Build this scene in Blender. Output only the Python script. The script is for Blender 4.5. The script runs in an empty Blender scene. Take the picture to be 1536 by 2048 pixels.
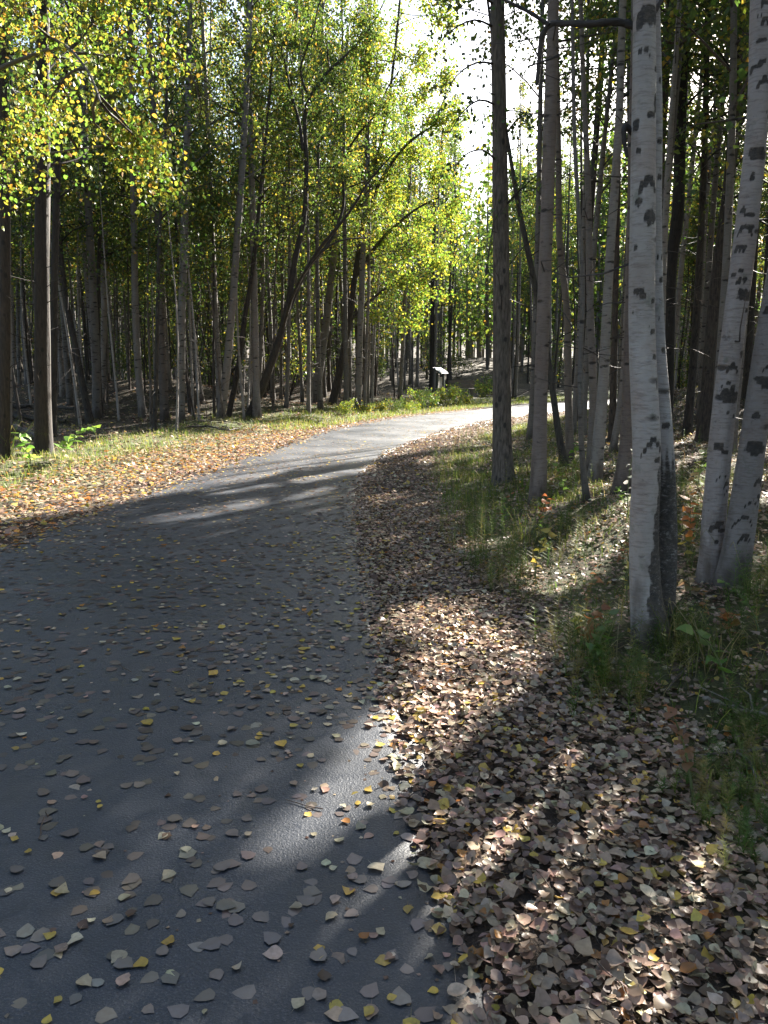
import bpy, math, numpy as np
from mathutils import Vector
sc = bpy.context.scene
col = sc.collection
rng = np.random.default_rng(11)
R = math.radians

# ------------------------------------------------------------------ camera, sky, sun, exposure
F = 1592.0                                   # focal length in photo pixels (1536 x 2048)
HORIZON = 740.0
PITCH = math.atan((1024 - HORIZON) / F)
CAMH = 1.5
cam = bpy.data.cameras.new('camera')
cam.sensor_fit = 'VERTICAL'
cam.angle = 2 * math.atan(1024 / F)
cam.clip_start = 0.05
cam.clip_end = 3000
camo = bpy.data.objects.new('camera', cam)
camo.location = (0, 0, CAMH)
camo.rotation_euler = (math.pi / 2 - PITCH, 0, 0)
col.objects.link(camo)
sc.camera = camo

SUN_AZ, SUN_EL = R(34), R(29)
HS = np.array([math.sin(SUN_AZ), math.cos(SUN_AZ)])
SD = np.array([HS[0] * math.cos(SUN_EL), HS[1] * math.cos(SUN_EL), math.sin(SUN_EL)])
world = bpy.data.worlds.new('World')
sc.world = world
world.use_nodes = True
wn = world.node_tree
bg = wn.nodes['Background']
sky = wn.nodes.new('ShaderNodeTexSky')
sky.sky_type = 'NISHITA'
sky.sun_disc = False
sky.sun_elevation = SUN_EL
sky.sun_rotation = SUN_AZ
sky.air_density = 1.0
sky.dust_density = 2.0
wn.links.new(sky.outputs['Color'], bg.inputs['Color'])
bg.inputs['Strength'].default_value = 0.055
sun = bpy.data.lights.new('sun', 'SUN')
sun.energy = 5.0
sun.angle = R(0.53)
sun.color = (1.0, 0.94, 0.84)
suno = bpy.data.objects.new('sun', sun)
suno.rotation_euler = Vector(tuple(-SD)).to_track_quat('-Z', 'Y').to_euler()
suno.location = (10, 20, 30)
col.objects.link(suno)
sc.view_settings.view_transform = 'Standard'
sc.view_settings.look = 'None'
sc.view_settings.gamma = 1.0
sc.view_settings.exposure = 2.85
sc.render.engine = 'CYCLES'
sc.cycles.max_bounces = 6
sc.cycles.diffuse_bounces = 3
sc.cycles.glossy_bounces = 2
sc.cycles.transmission_bounces = 4
sc.cycles.use_denoising = True
sc.cycles.sample_clamp_indirect = 6
sc.cycles.caustics_reflective = False
sc.cycles.caustics_refractive = False

# ------------------------------------------------------------------ pixel <-> place
CP, SP = math.cos(PITCH), math.sin(PITCH)
def ray(x, y):
    cx, cy = (x - 768) / F, (1024 - y) / F
    return np.array([cx, CP + cy * SP, -SP + cy * CP])
def flat(x, y):                              # where the ray meets z = 0
    d = ray(x, y)
    return d[:2] * (CAMH / -d[2])
def at_depth(x, y, Y):                       # point of the ray at forward distance Y
    d = ray(x, y)
    p = d * (Y / d[1])
    return np.array([p[0], p[1], p[2] + CAMH])
def to_pix(P):
    P = np.asarray(P, float)
    X, Y, Z = P[..., 0], P[..., 1], P[..., 2] - CAMH
    f = Y * CP - Z * SP
    u = Y * SP + Z * CP
    ok = f > 0.2
    f = np.where(ok, f, 1)
    return np.where(ok, 768 + F * X / f, -9999), np.where(ok, 1024 - F * u / f, -9999), f
def smooth(a, b, x):
    t = np.clip((x - a) / (b - a), 0, 1)
    return t * t * (3 - 2 * t)
def norm(v):
    return v / (np.linalg.norm(v, axis=-1, keepdims=True) + 1e-9)
def fbm(x, y, s=1.0, k=0):
    v = 0
    for i, (a, f, w) in enumerate(((0.3, 1, 1), (1.4, 1.7, .7), (2.5, 2.9, .5), (0.9, 4.7, .33), (2.0, 7.9, .22))):
        f = f * s
        v = v + w * np.sin(f * (x * math.cos(a + k) + y * math.sin(a + k)) + 1.7 * i + k + 1.3 * np.sin(f * .6 * (y * math.cos(a) - x * math.sin(a)) + i + 2 * k))
    return v / 2.0

# ------------------------------------------------------------------ the path in plan
Rpx = [(1020, 2040), (960, 1900), (895, 1740), (850, 1600), (815, 1480), (780, 1320), (765, 1240), (745, 1150), (728, 1080), (716, 1010),
       (722, 960), (745, 930), (785, 903), (850, 875), (940, 850), (1058, 829), (1156, 819)]
Lpx = [(0, 1090), (160, 1030), (330, 970), (450, 930), (540, 900), (640, 864), (800, 835), (977, 817), (1060, 808), (1156, 803)]
Re = [flat(*p) for p in Rpx]
Le = [flat(*p) for p in Lpx]
Re = [np.array([Re[0][0] + .75, -5.0])] + Re
Le = [np.array([-3.2, -5.0]), np.array([-3.3, 0.]), np.array([-3.32, 4.])] + Le
tail = [np.array(p) for p in ((4.5, 6.0), (10., 12.), (20, 20), (40, 30), (90, 45))]
Re = Re + [Re[-1] + t for t in tail]
Le = Le + [Le[-1] + t + np.array([0, 0.]) for t in tail]
def resample(P, n):
    P = np.array(P)
    s = np.r_[0, np.cumsum(np.linalg.norm(np.diff(P, axis=0), axis=1))]
    q = np.linspace(0, s[-1], 2000)
    X = np.c_[np.interp(q, s, P[:, 0]), np.interp(q, s, P[:, 1])]
    k = np.ones(41) / 41
    Xp = np.r_[np.repeat(X[:1], 20, 0), X, np.repeat(X[-1:], 20, 0)]
    X = np.c_[np.convolve(Xp[:, 0], k, 'valid'), np.convolve(Xp[:, 1], k, 'valid')]
    i = np.linspace(0, 1999, n)
    return np.c_[np.interp(i, np.arange(2000), X[:, 0]), np.interp(i, np.arange(2000), X[:, 1])]
RE = resample(Re, 900)
LE0 = resample(Le, 1500)
# pair every right-edge point with the nearest left-edge point, never going back
idx = np.maximum.accumulate(np.array([np.argmin(((LE0 - r) ** 2).sum(1)) for r in RE]))
LE = LE0[idx]
LE = np.c_[np.convolve(np.r_[np.repeat(LE[:1, 0], 10), LE[:, 0], np.repeat(LE[-1:, 0], 10)], np.ones(21) / 21, 'valid'),
           np.convolve(np.r_[np.repeat(LE[:1, 1], 10), LE[:, 1], np.repeat(LE[-1:, 1], 10)], np.ones(21) / 21, 'valid')]
def edge_dist(px, py, E):
    """distance to a polyline, positive on its right-hand side"""
    A, D = E[:-1], np.diff(E, axis=0)
    L2 = (D ** 2).sum(1) + 1e-12
    out = np.empty(len(px))
    for i in range(0, len(px), 12000):
        x, y = px[i:i + 12000, None], py[i:i + 12000, None]
        t = np.clip(((x - A[:, 0]) * D[:, 0] + (y - A[:, 1]) * D[:, 1]) / L2, 0, 1)
        dx, dy = x - (A[:, 0] + t * D[:, 0]), y - (A[:, 1] + t * D[:, 1])
        d2 = dx * dx + dy * dy
        j = d2.argmin(1); r = np.arange(len(j))
        out[i:i + 12000] = np.sqrt(d2[r, j]) * np.where(D[j, 0] * dy[r, j] - D[j, 1] * dx[r, j] < 0, 1, -1)
    return out
def thin(E):                                 # dense near the camera, sparse far off
    keep = np.zeros(len(E), bool); keep[[0, -1]] = True; last = E[0]
    for i, p in enumerate(E):
        if np.linalg.norm(p - last) > .25 + .03 * np.hypot(*p): keep[i] = True; last = p
    return E[keep]
RT, LT_ = thin(RE), thin(LE0)
def path_sd(x, y):
    """distance outside the path (negative inside) and side (+1 right, -1 left)"""
    x = np.atleast_1d(np.asarray(x, float)); y = np.atleast_1d(np.asarray(y, float))
    a, b = edge_dist(x, y, RT), -edge_dist(x, y, LT_)
    return np.maximum(a, b), np.where(a > b, 1., -1.)
def path_z(x, y):
    a, b = -edge_dist(x, y, RT), edge_dist(x, y, LT_)          # distances in from either edge
    t = np.clip(b / np.maximum(a + b, .1), 0, 1)
    return np.interp(t, PT, PZ)
PT = np.array([0, .012, .05, .25, .5, .75, .95, .988, 1])
PZ = .010 + .012 * (1 - (2 * PT - 1) ** 2)
PZ[0] = PZ[-1] = -.025
MOUNDS = [(-8.0, 27, 4.5, 3.2, 1.0), (-16, 25, 5, 4, .9), (-3.5, 38, 4, 5, 1.1), (11.5, 23, 4.5, 4.5, 1.25), (17, 15, 5, 5, .9),
          (3.2, 7.6, 1.0, 1.1, .24), (2.9, 5.0, .8, .6, .10), (5.6, 8.5, 1.6, 1.6, .3), (-20, 40, 10, 8, 1.2), (22, 42, 9, 8, 1.0)]
def ground_z(x, y):
    x = np.atleast_1d(np.asarray(x, float)); y = np.atleast_1d(np.asarray(y, float))
    s, side = path_sd(x, y)
    o = np.maximum(s, 0)
    z = smooth(.5, 4, o) * (.06 + .10 * fbm(x, y, .9)) + smooth(.2, 1.5, o) * .018 * fbm(x, y, 5, 1)
    z = z - np.where(side > 0, .10 * np.exp(-((o - 1.5) / .7) ** 2), .03 * np.exp(-((o - 1.2) / .6) ** 2))
    for mx, my, sx, sy, a in MOUNDS:
        z = z + a * np.exp(-((x - mx) / sx) ** 2 - ((y - my) / sy) ** 2) * smooth(.8, 3.0, o)
    rr = np.hypot(x, y)
    z = z + smooth(36, 80, rr) * 2.6 * smooth(3, 14, o) + smooth(80, 400, rr) * 6 + smooth(118, 260, rr) * 30 * smooth(0, 40, y)  # last term: distant ridge added to cover bright sky with a dark slope
    return np.where(s < -.12, -.03, z)
def gz(x, y):
    return float(ground_z(x, y)[0])
def ground_hit(x, y):
    d = ray(x, y)
    t = np.geomspace(.8, 140, 1500)
    P = d[None] * t[:, None]
    below = (P[:, 2] + CAMH) < ground_z(P[:, 0], P[:, 1])
    k = int(np.argmax(below)) if below.any() else 1499
    p = P[k]
    return np.array([p[0], p[1], gz(p[0], p[1])])

# ------------------------------------------------------------------ where the sun gets through the crowns (gaps in the canopy)
LIT = [
    [(330, 985), (480, 930), (640, 866), (800, 833), (1000, 810), (1160, 800), (1200, 797), (1200, 814), (1000, 834), (880, 870), (800, 905), (735, 930), (600, 936), (430, 985)],
    [(-60, 915), (60, 885), (230, 885), (330, 880), (520, 866), (640, 850), (660, 868), (480, 935), (330, 990), (120, 1035), (-60, 1040)],
    [(520, 862), (640, 846), (800, 815), (960, 790), (1100, 785), (1160, 790), (1160, 806), (960, 818), (800, 838), (640, 870)],
    [(790, 905), (860, 872), (990, 850), (1060, 850), (1060, 880), (980, 900), (900, 890), (800, 925)],
    [(760, 1425), (900, 1360), (1040, 1390), (1020, 1465), (900, 1525), (800, 1595), (690, 1650), (560, 1735), (500, 1720), (640, 1590)],
    [(840, 1690), (960, 1620), (1080, 1600), (1200, 1700), (1230, 1800), (1120, 1880), (1060, 1960), (990, 1880), (900, 1760)],
    [(640, 1860), (800, 1720), (900, 1690), (900, 1720), (740, 1880)],
    [(760, 1215), (860, 1205), (960, 1250), (1090, 1320), (1050, 1350), (900, 1290), (770, 1260)],
    [(720, 985), (800, 985), (810, 1005), (725, 1008)],
    [(1000, 1060), (1060, 1050), (1080, 1100), (1020, 1110)], [(1090, 1010), (1200, 985), (1220, 1015), (1120, 1035)],
    [(1350, 980), (1420, 960), (1420, 1060), (1370, 1080)], [(1360, 1150), (1400, 1150), (1395, 1190), (1360, 1190)],
    [(1330, 780), (1420, 770), (1420, 800), (1330, 805)], [(1460, 730), (1536, 730), (1536, 790), (1460, 780)],
    [(250, 770), (500, 765), (520, 790), (260, 795)],
]
# broken light: the same, but only through scattered holes (polygon, size of the holes, share)
DAPPLE = [
    ([(860, 1480), (1100, 1440), (1400, 1600), (1536, 1750), (1536, 2100), (960, 2100), (880, 1800)], 5.0, .08),
    ([(820, 880), (1060, 845), (1270, 880), (1280, 1080), (1120, 1160), (960, 1120), (860, 960)], 3.2, .0),
    ([(300, 1040), (430, 985), (740, 930), (735, 1010), (560, 1060), (380, 1090)], 2.6, .15),
    ([(740, 1000), (860, 990), (1000, 1250), (1100, 1400), (800, 1420), (760, 1200)], 4.5, .25),
    ([(1330, 760), (1536, 720), (1536, 1100), (1360, 1100)], 3.0, .1),
    ([(180, 760), (700, 760), (700, 840), (400, 850), (180, 830)], 1.6, .2),
]
def in_poly(px, py, poly):
    ins = np.zeros(len(px), bool)
    n = len(poly)
    for i in range(n):
        (x1, y1), (x2, y2) = poly[i], poly[(i + 1) % n]
        c = ((y1 > py) != (y2 > py)) & (px < (x2 - x1) * (py - y1) / (y2 - y1 + 1e-9) + x1)
        ins ^= c
    return ins
LITCROWN = []                                # (centre, radius) of crowns the sun reaches
def sunlit(P, broken=True):
    """True for points that would stand between the sun and a sunlit place"""
    t = np.maximum(P[:, 2], 0) / math.tan(SUN_EL)
    gx, gy = P[:, 0] - HS[0] * t, P[:, 1] - HS[1] * t
    px, py, _ = to_pix(np.c_[gx, gy, np.zeros(len(gx))])
    m = np.zeros(len(px), bool)
    for poly in LIT:
        m |= in_poly(px, py, poly)
    for poly, sz, thr in (DAPPLE if broken else ()):
        m |= in_poly(px, py, poly) & (fbm(gx, gy, sz, 2) > thr)
    for C, r in LITCROWN:
        v = P - C
        a = v @ SD
        m |= (a > r * .7) & (np.linalg.norm(v - a[:, None] * SD, axis=1) < r)
    return m

# ------------------------------------------------------------------ mesh helpers
class MB:
    def __init__(self):
        self.v, self.f, self.t, self.u, self.n = [], [], [], [], 0
    def add(self, v, f, tint=(1, 1, 1), uv=None):
        v = np.asarray(v, np.float32).reshape(-1, 3)
        k = len(v)
        if k == 0: return
        self.v.append(v)
        self.f.append(np.asarray(f, np.int32) + self.n)
        self.t.append(np.broadcast_to(np.asarray(tint, np.float32), (k, 3)))
        self.u.append(np.zeros((k, 3), np.float32) if uv is None else np.asarray(uv, np.float32))
        self.n += k
    def mesh(self, name, mat, smoothed=False, origin=None):
        me = bpy.data.meshes.new(name)
        if self.n:
            V = np.concatenate(self.v)
            if origin is not None: V = V - np.asarray(origin, np.float32)
            me.vertices.add(len(V)); me.vertices.foreach_set('co', V.ravel())
            loops = np.concatenate([f.ravel() for f in self.f])
            tot = np.concatenate([np.full(len(f), f.shape[1], np.int32) for f in self.f])
            me.loops.add(len(loops)); me.loops.foreach_set('vertex_index', loops)
            me.polygons.add(len(tot))
            me.polygons.foreach_set('loop_start', np.r_[0, np.cumsum(tot)[:-1]].astype(np.int32))
            me.polygons.foreach_set('use_smooth', np.full(len(tot), smoothed))
            a = me.attributes.new('tint', 'FLOAT_VECTOR', 'POINT'); a.data.foreach_set('vector', np.concatenate(self.t).astype(np.float32).ravel())
            a = me.attributes.new('uvw', 'FLOAT_VECTOR', 'POINT'); a.data.foreach_set('vector', np.concatenate(self.u).astype(np.float32).ravel())
            me.update(calc_edges=True)
        me.materials.append(mat)
        return me
def link(name, me, parent=None, loc=None):
    o = bpy.data.objects.new(name, me)
    col.objects.link(o)
    if parent is not None: o.parent = parent
    if loc is not None: o.location = loc
    return o
def tag(o, label=None, cat=None, group=None, kind=None):
    if label: o['label'] = label
    if cat: o['category'] = cat
    if group: o['group'] = group
    if kind: o['kind'] = kind
    return o
def empty(name, loc):
    o = bpy.data.objects.new(name, None)
    o.empty_display_size = .1
    o.location = tuple(float(c) for c in loc)
    col.objects.link(o)
    return o
def tube(mb, pts, rad, sides=6, tint=(1, 1, 1), v0=0.0, shape=None, scar=None):
    pts = np.asarray(pts, float); rad = np.asarray(rad, float)
    k = len(pts)
    T = norm(np.gradient(pts, axis=0))
    ref = np.array([1., 0, 0]) if abs(T[:, 0]).max() < .9 else (np.array([0, 1., 0]) if abs(T[:, 1]).max() < .95 else np.array([.3, .5, .8]))
    b = norm(np.cross(T, ref)); a = norm(np.cross(b, T))        # a ~ +x, b ~ +y or so
    th = np.linspace(0, 2 * math.pi, sides + 1)
    s = np.r_[0, np.cumsum(np.linalg.norm(np.diff(pts, axis=0), axis=1))] + v0
    rr = np.repeat(rad[:, None], sides + 1, 1)
    if shape is not None: rr = rr * shape(th[None, :], s[:, None])
    V = pts[:, None] + rr[..., None] * (np.cos(th)[None, :, None] * a[:, None] + np.sin(th)[None, :, None] * b[:, None])
    sc_ = np.zeros_like(rr) if scar is None else scar(th[None, :] + 0 * s[:, None], s[:, None] + 0 * th[None, :], rr)
    uv = np.stack([np.broadcast_to(th / (2 * math.pi), rr.shape) * 2 * math.pi * float(np.median(rad)), np.broadcast_to(s[:, None], rr.shape), sc_], -1)
    i = np.arange(k - 1)[:, None] * (sides + 1) + np.arange(sides)[None]
    f = np.stack([i, i + 1, i + sides + 2, i + sides + 1], -1).reshape(-1, 4)
    mb.add(V.reshape(-1, 3), f, tint, uv.reshape(-1, 3))
# leaf templates: rows of (left, middle, right) between base and tip
def leaf_template(rows, stalk):
    xs, ys, f = [0.], [0.], []
    for y, w in rows:
        xs += [-w, 0, w]; ys += [y, y, y]
    xs.append(0.); ys.append(1.)
    n = len(rows)
    f += [(0, 2, 1), (0, 3, 2)]
    for i in range(n - 1):
        a = 1 + 3 * i
        f += [(a, a + 1, a + 4), (a, a + 4, a + 3), (a + 1, a + 2, a + 5), (a + 1, a + 5, a + 4)]
    a = 1 + 3 * (n - 1); t = 3 * n + 1
    f += [(a, a + 1, t), (a + 1, a + 2, t)]
    if stalk:
        xs += [.018, .0]; ys += [-.03, -.45]
        f += [(0, t + 2, t + 1)]
    return np.array(xs), np.array(ys), np.array(f)
LT_NEAR = leaf_template([(.05, .20), (.2, .39), (.4, .43), (.6, .32), (.8, .15), (.92, .06)], True)
LT_MID = leaf_template([(.15, .36), (.5, .38), (.8, .16)], False)
LT_FAR = leaf_template([(.38, .42)], False)
LT_TWO = (np.array([0., -.42, .42, 0.]), np.array([0., .40, .40, 1.]), np.array([(0, 2, 3), (0, 3, 1)]))   # two faces folded on the midrib, for crowns
def leaves(mb, P, D, N, size, tint, tpl, fold=.25, curl=.0, rg=rng):
    n = len(P)
    if n == 0: return
    xs, ys, f = tpl
    D = norm(D); W = norm(np.cross(D, N)); N = np.cross(W, D)
    size = np.broadcast_to(np.asarray(size, float), (n,))
    fo = rg.normal(fold, .18, n)[:, None] * np.abs(xs)[None]
    cu = rg.normal(curl, abs(curl) + .12, n)[:, None] * ((ys - .45) ** 2)[None] * 1.6
    tw = rg.normal(0, .25, n)[:, None] * (xs * ys)[None]
    z = fo + cu + tw
    wob = 1 + .12 * rg.normal(size=(n, len(xs)))
    V = P[:, None] + size[:, None, None] * (D[:, None] * ys[None, :, None] + W[:, None] * (xs[None, :] * wob)[..., None] + N[:, None] * z[..., None])
    F_ = (f[None] + (np.arange(n) * len(xs))[:, None, None]).reshape(-1, 3)
    mb.add(V.reshape(-1, 3), F_, np.repeat(np.asarray(tint, float), len(xs), 0))
def pick(palette, n, rg=rng, var=.16):
    w = np.array([p[0] for p in palette], float)
    c = np.array([p[1] for p in palette], float)
    k = rg.choice(len(w), n, p=w / w.sum())
    return c[k] * np.clip(rg.normal(1, var, (n, 1)), .5, 1.6) * np.clip(rg.normal(1, .06, (n, 3)), .8, 1.2), k
GREEN, OLIVE, YGREEN, YELLOW, GOLD = [tuple(c_ * .72 for c_ in q_) for q_ in ((.070, .125, .020), (.12, .15, .025), (.20, .25, .03), (.44, .36, .04), (.48, .28, .04))]
PAL_BIRCH = [(.50, GREEN), (.24, OLIVE), (.16, YGREEN), (.08, YELLOW), (.02, GOLD)]
PAL_YEL = [(.22, GREEN), (.26, OLIVE), (.28, YGREEN), (.19, YELLOW), (.05, GOLD)]
PAL_LIME = [(.30, (.10, .18, .02)), (.38, YGREEN), (.2, (.26, .28, .025)), (.12, YELLOW)]
PAL_GREEN = [(.7, GREEN), (.22, OLIVE), (.06, YGREEN), (.02, YELLOW)]

# ------------------------------------------------------------------ materials
def new_mat(name):
    m = bpy.data.materials.new(name); m.use_nodes = True
    nt = m.node_tree
    for n in list(nt.nodes): nt.nodes.remove(n)
    out = nt.nodes.new('ShaderNodeOutputMaterial')
    return m, nt, out
def node(nt, t, **kw):
    n = nt.nodes.new(t)
    for k, v in kw.items():
        if k in n.inputs: n.inputs[k].default_value = v
        else: setattr(n, k, v)
    return n
def attr(nt, name):
    return node(nt, 'ShaderNodeAttribute', attribute_name=name)
def ramp(nt, fac, stops):
    r = nt.nodes.new('ShaderNodeValToRGB')
    el = r.color_ramp.elements
    while len(el) < len(stops): el.new(.5)
    for e, (p, c) in zip(el, stops):
        e.position = p; e.color = (*c, 1) if len(c) == 3 else c
    nt.links.new(fac, r.inputs['Fac'])
    return r.outputs['Color']
def mix(nt, fac, a, b, mode='MIX'):
    m = nt.nodes.new('ShaderNodeMix'); m.data_type = 'RGBA'; m.blend_type = mode
    for s, v in ((m.inputs[0], fac), (m.inputs[6], a), (m.inputs[7], b)):
        if isinstance(v, (int, float)): s.default_value = v
        elif isinstance(v, tuple): s.default_value = (*v, 1)
        else: nt.links.new(v, s)
    return m.outputs[2]
def math_n(nt, op, a, b=0.0, clamp=False):
    m = nt.nodes.new('ShaderNodeMath'); m.operation = op; m.use_clamp = clamp
    for s, v in zip(m.inputs, (a, b)):
        if isinstance(v, (int, float)): s.default_value = v
        else: nt.links.new(v, s)
    return m.outputs[0]
def scaled(nt, vec, s):
    m = nt.nodes.new('ShaderNodeVectorMath'); m.operation = 'MULTIPLY'
    nt.links.new(vec, m.inputs[0]); m.inputs[1].default_value = s
    return m.outputs[0]
def noise(nt, vec, scale, detail=4, rough=.55):
    n = node(nt, 'ShaderNodeTexNoise', Scale=scale, Detail=detail, Roughness=rough)
    nt.links.new(vec, n.inputs['Vector'])
    return n.outputs['Fac']
def bump(nt, h, strength, dist):
    b = node(nt, 'ShaderNodeBump', Strength=strength, Distance=dist)
    nt.links.new(h, b.inputs['Height'])
    return b.outputs['Normal']
def leaf_mat(name, trans=.42, gloss=.05, rough=.45, vein=False):
    m, nt, out = new_mat(name)
    a = attr(nt, 'tint')
    c = a.outputs['Vector']
    if vein:
        g = nt.nodes.new('ShaderNodeNewGeometry')
        c = mix(nt, math_n(nt, 'MULTIPLY', noise(nt, g.outputs['Position'], 70, 3), .75), c, (.09, .06, .04))
    d = nt.nodes.new('ShaderNodeBsdfDiffuse'); t = nt.nodes.new('ShaderNodeBsdfTranslucent')
    nt.links.new(c, d.inputs['Color'])
    tc = mix(nt, .6, c, c, 'ADD')
    nt.links.new(tc, t.inputs['Color'])
    ms = nt.nodes.new('ShaderNodeMixShader'); ms.inputs[0].default_value = trans
    nt.links.new(d.outputs[0], ms.inputs[1]); nt.links.new(t.outputs[0], ms.inputs[2])
    gl = node(nt, 'ShaderNodeBsdfGlossy', Roughness=rough); gl.inputs['Color'].default_value = (1, 1, 1, 1)
    m2 = nt.nodes.new('ShaderNodeMixShader'); m2.inputs[0].default_value = gloss
    nt.links.new(ms.outputs[0], m2.inputs[1]); nt.links.new(gl.outputs[0], m2.inputs[2])
    nt.links.new(m2.outputs[0], out.inputs['Surface'])
    return m
M_LEAF = leaf_mat('leaf', .45, .035)
M_LITTER = leaf_mat('dry_leaf', .15, .025, .38, True)
M_WET = leaf_mat('wet_leaf', .0, .05, .3, True)
M_GRASS = leaf_mat('grass_blade', .35, .015, .4)
def bark_birch(name, hero=False):
    m, nt, out = new_mat(name)
    t = attr(nt, 'tint').outputs['Vector']
    uv = attr(nt, 'uvw').outputs['Vector']
    geo = nt.nodes.new('ShaderNodeTexCoord').outputs['Object']
    sep = nt.nodes.new('ShaderNodeSeparateXYZ'); nt.links.new(uv, sep.inputs[0])
    pos2 = nt.nodes.new('ShaderNodeVectorMath'); pos2.operation = 'MULTIPLY'
    nt.links.new(geo, pos2.inputs[0]); pos2.inputs[1].default_value = (1, 1, 1)
    c = mix(nt, noise(nt, scaled(nt, geo, (7, 7, 3)), 1, 4), (.53, .505, .485), (.26, .232, .218))
    c = mix(nt, math_n(nt, 'MULTIPLY', ramp(nt, noise(nt, scaled(nt, geo, (4, 4, 2.2)), 1, 3), [(.5, (0, 0, 0)), (.66, (1, 1, 1))]), .4), c, (.36, .27, .23))
    lent = ramp(nt, noise(nt, scaled(nt, geo, (11, 11, 75)), 1, 4, .65), [(.50, (0, 0, 0)), (.66, (1, 1, 1))])
    c = mix(nt, math_n(nt, 'MULTIPLY', lent, .55), c, (.17, .135, .12))
    # black scars: stretched cells, only some of them
    vo = node(nt, 'ShaderNodeTexVoronoi', Scale=1.0, Randomness=1.0)
    wob = mix(nt, .45, scaled(nt, geo, (4.2, 4.2, 12.5)), noise(nt, scaled(nt, geo, (14, 14, 20)), 1, 4), 'ADD')
    nt.links.new(wob, vo.inputs['Vector'])
    cell = nt.nodes.new('ShaderNodeSeparateColor'); nt.links.new(vo.outputs['Color'], cell.inputs[0])
    sel = math_n(nt, 'GREATER_THAN', cell.outputs[0], .40 if not hero else .72)
    mk = ramp(nt, vo.outputs['Distance'], [(.17, (1, 1, 1)), (.32, (0, 0, 0))])
    scar = math_n(nt, 'MULTIPLY', mk, sel)
    fine = ramp(nt, noise(nt, scaled(nt, geo, (14, 14, 22)), 1, 5, .7), [(.62, (0, 0, 0)), (.70, (1, 1, 1))])
    scar = math_n(nt, 'MAXIMUM', scar, math_n(nt, 'MULTIPLY', fine, .55))
    rag = math_n(nt, 'MULTIPLY', math_n(nt, 'SUBTRACT', noise(nt, scaled(nt, geo, (34, 34, 60)), 1, 6, .75), .5), 2.6)
    hs = ramp(nt, math_n(nt, 'MULTIPLY', sep.outputs[2], math_n(nt, 'ADD', rag, 1.0)), [(.30, (0, 0, 0)), (.62, (1, 1, 1))])
    scar = math_n(nt, 'MAXIMUM', scar, hs)
    lich = ramp(nt, noise(nt, scaled(nt, geo, (9, 9, 6)), 1, 5, .65), [(.60, (0, 0, 0)), (.70, (1, 1, 1))])
    c = mix(nt, math_n(nt, 'MULTIPLY', lich, .55), c, (.16, .18, .14))
    sccol = mix(nt, ramp(nt, noise(nt, scaled(nt, geo, (28, 28, 40)), 1, 6, .75), [(.42, (0, 0, 0)), (.68, (1, 1, 1))]), (.012, .010, .009), (.10, .082, .066))
    c = mix(nt, math_n(nt, 'MULTIPLY', scar, .94), c, sccol)
    # rough dark bark at the foot
    foot = ramp(nt, math_n(nt, 'ADD', math_n(nt, 'MULTIPLY', sep.outputs[1], -1.1), math_n(nt, 'MULTIPLY', noise(nt, scaled(nt, geo, (9, 9, 4)), 1, 5), 1.6)), [(.30, (0, 0, 0)), (.75, (1, 1, 1))])
    footc = mix(nt, noise(nt, scaled(nt, geo, (40, 40, 14)), 1, 5, .7), (.03, .025, .02), (.20, .16, .13))
    c = mix(nt, math_n(nt, 'MULTIPLY', foot, .85), c, footc)
    c = mix(nt, 1.0, mix(nt, 1.0, c, t, 'MULTIPLY'), (.76, .77, .79), 'MULTIPLY')
    p = node(nt, 'ShaderNodeBsdfPrincipled', Roughness=.72)
    nt.links.new(c, p.inputs['Base Color'])
    hgt = math_n(nt, 'SUBTRACT', noise(nt, scaled(nt, geo, (16, 16, 70)), 1, 6, .7), math_n(nt, 'MULTIPLY', scar, .5))
    nt.links.new(bump(nt, hgt, .9, .012), p.inputs['Normal'])
    nt.links.new(p.outputs[0], out.inputs['Surface'])
    return m
def bark_dark(name, ca, cb):
    m, nt, out = new_mat(name)
    t = attr(nt, 'tint').outputs['Vector']
    geo = nt.nodes.new('ShaderNodeTexCoord').outputs['Object']
    n1 = noise(nt, scaled(nt, geo, (38, 38, 7)), 1, 6, .65)
    c = mix(nt, ramp(nt, n1, [(.35, (0, 0, 0)), (.62, (1, 1, 1))]), ca, cb)
    c = mix(nt, math_n(nt, 'MULTIPLY', ramp(nt, noise(nt, scaled(nt, geo, (5, 5, 3)), 1, 4), [(.5, (0, 0, 0)), (.7, (1, 1, 1))]), .4), c, (.13, .13, .10))
    vo = node(nt, 'ShaderNodeTexVoronoi', Scale=1.0)
    nt.links.new(scaled(nt, geo, (7, 7, 4.5)), vo.inputs['Vector'])
    c = mix(nt, math_n(nt, 'MULTIPLY', ramp(nt, vo.outputs['Distance'], [(.14, (1, 1, 1)), (.22, (0, 0, 0))]), .85), c, (.012, .010, .009))
    c = mix(nt, 1.0, mix(nt, 1.0, c, t, 'MULTIPLY'), (.7, .7, .72), 'MULTIPLY')
    p = node(nt, 'ShaderNodeBsdfPrincipled', Roughness=.8)
    nt.links.new(c, p.inputs['Base Color'])
    nt.links.new(bump(nt, n1, .8, .012), p.inputs['Normal'])
    nt.links.new(p.outputs[0], out.inputs['Surface'])
    return m
M_BIRCH = bark_birch('birch_bark')
M_HERO = bark_birch('birch_bark_scarred', True)
M_ASPEN = bark_dark('grey_fissured_bark', (.05, .04, .033), (.23, .19, .16))
M_DARK = bark_dark('dark_bark', (.022, .018, .015), (.10, .08, .066))
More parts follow.
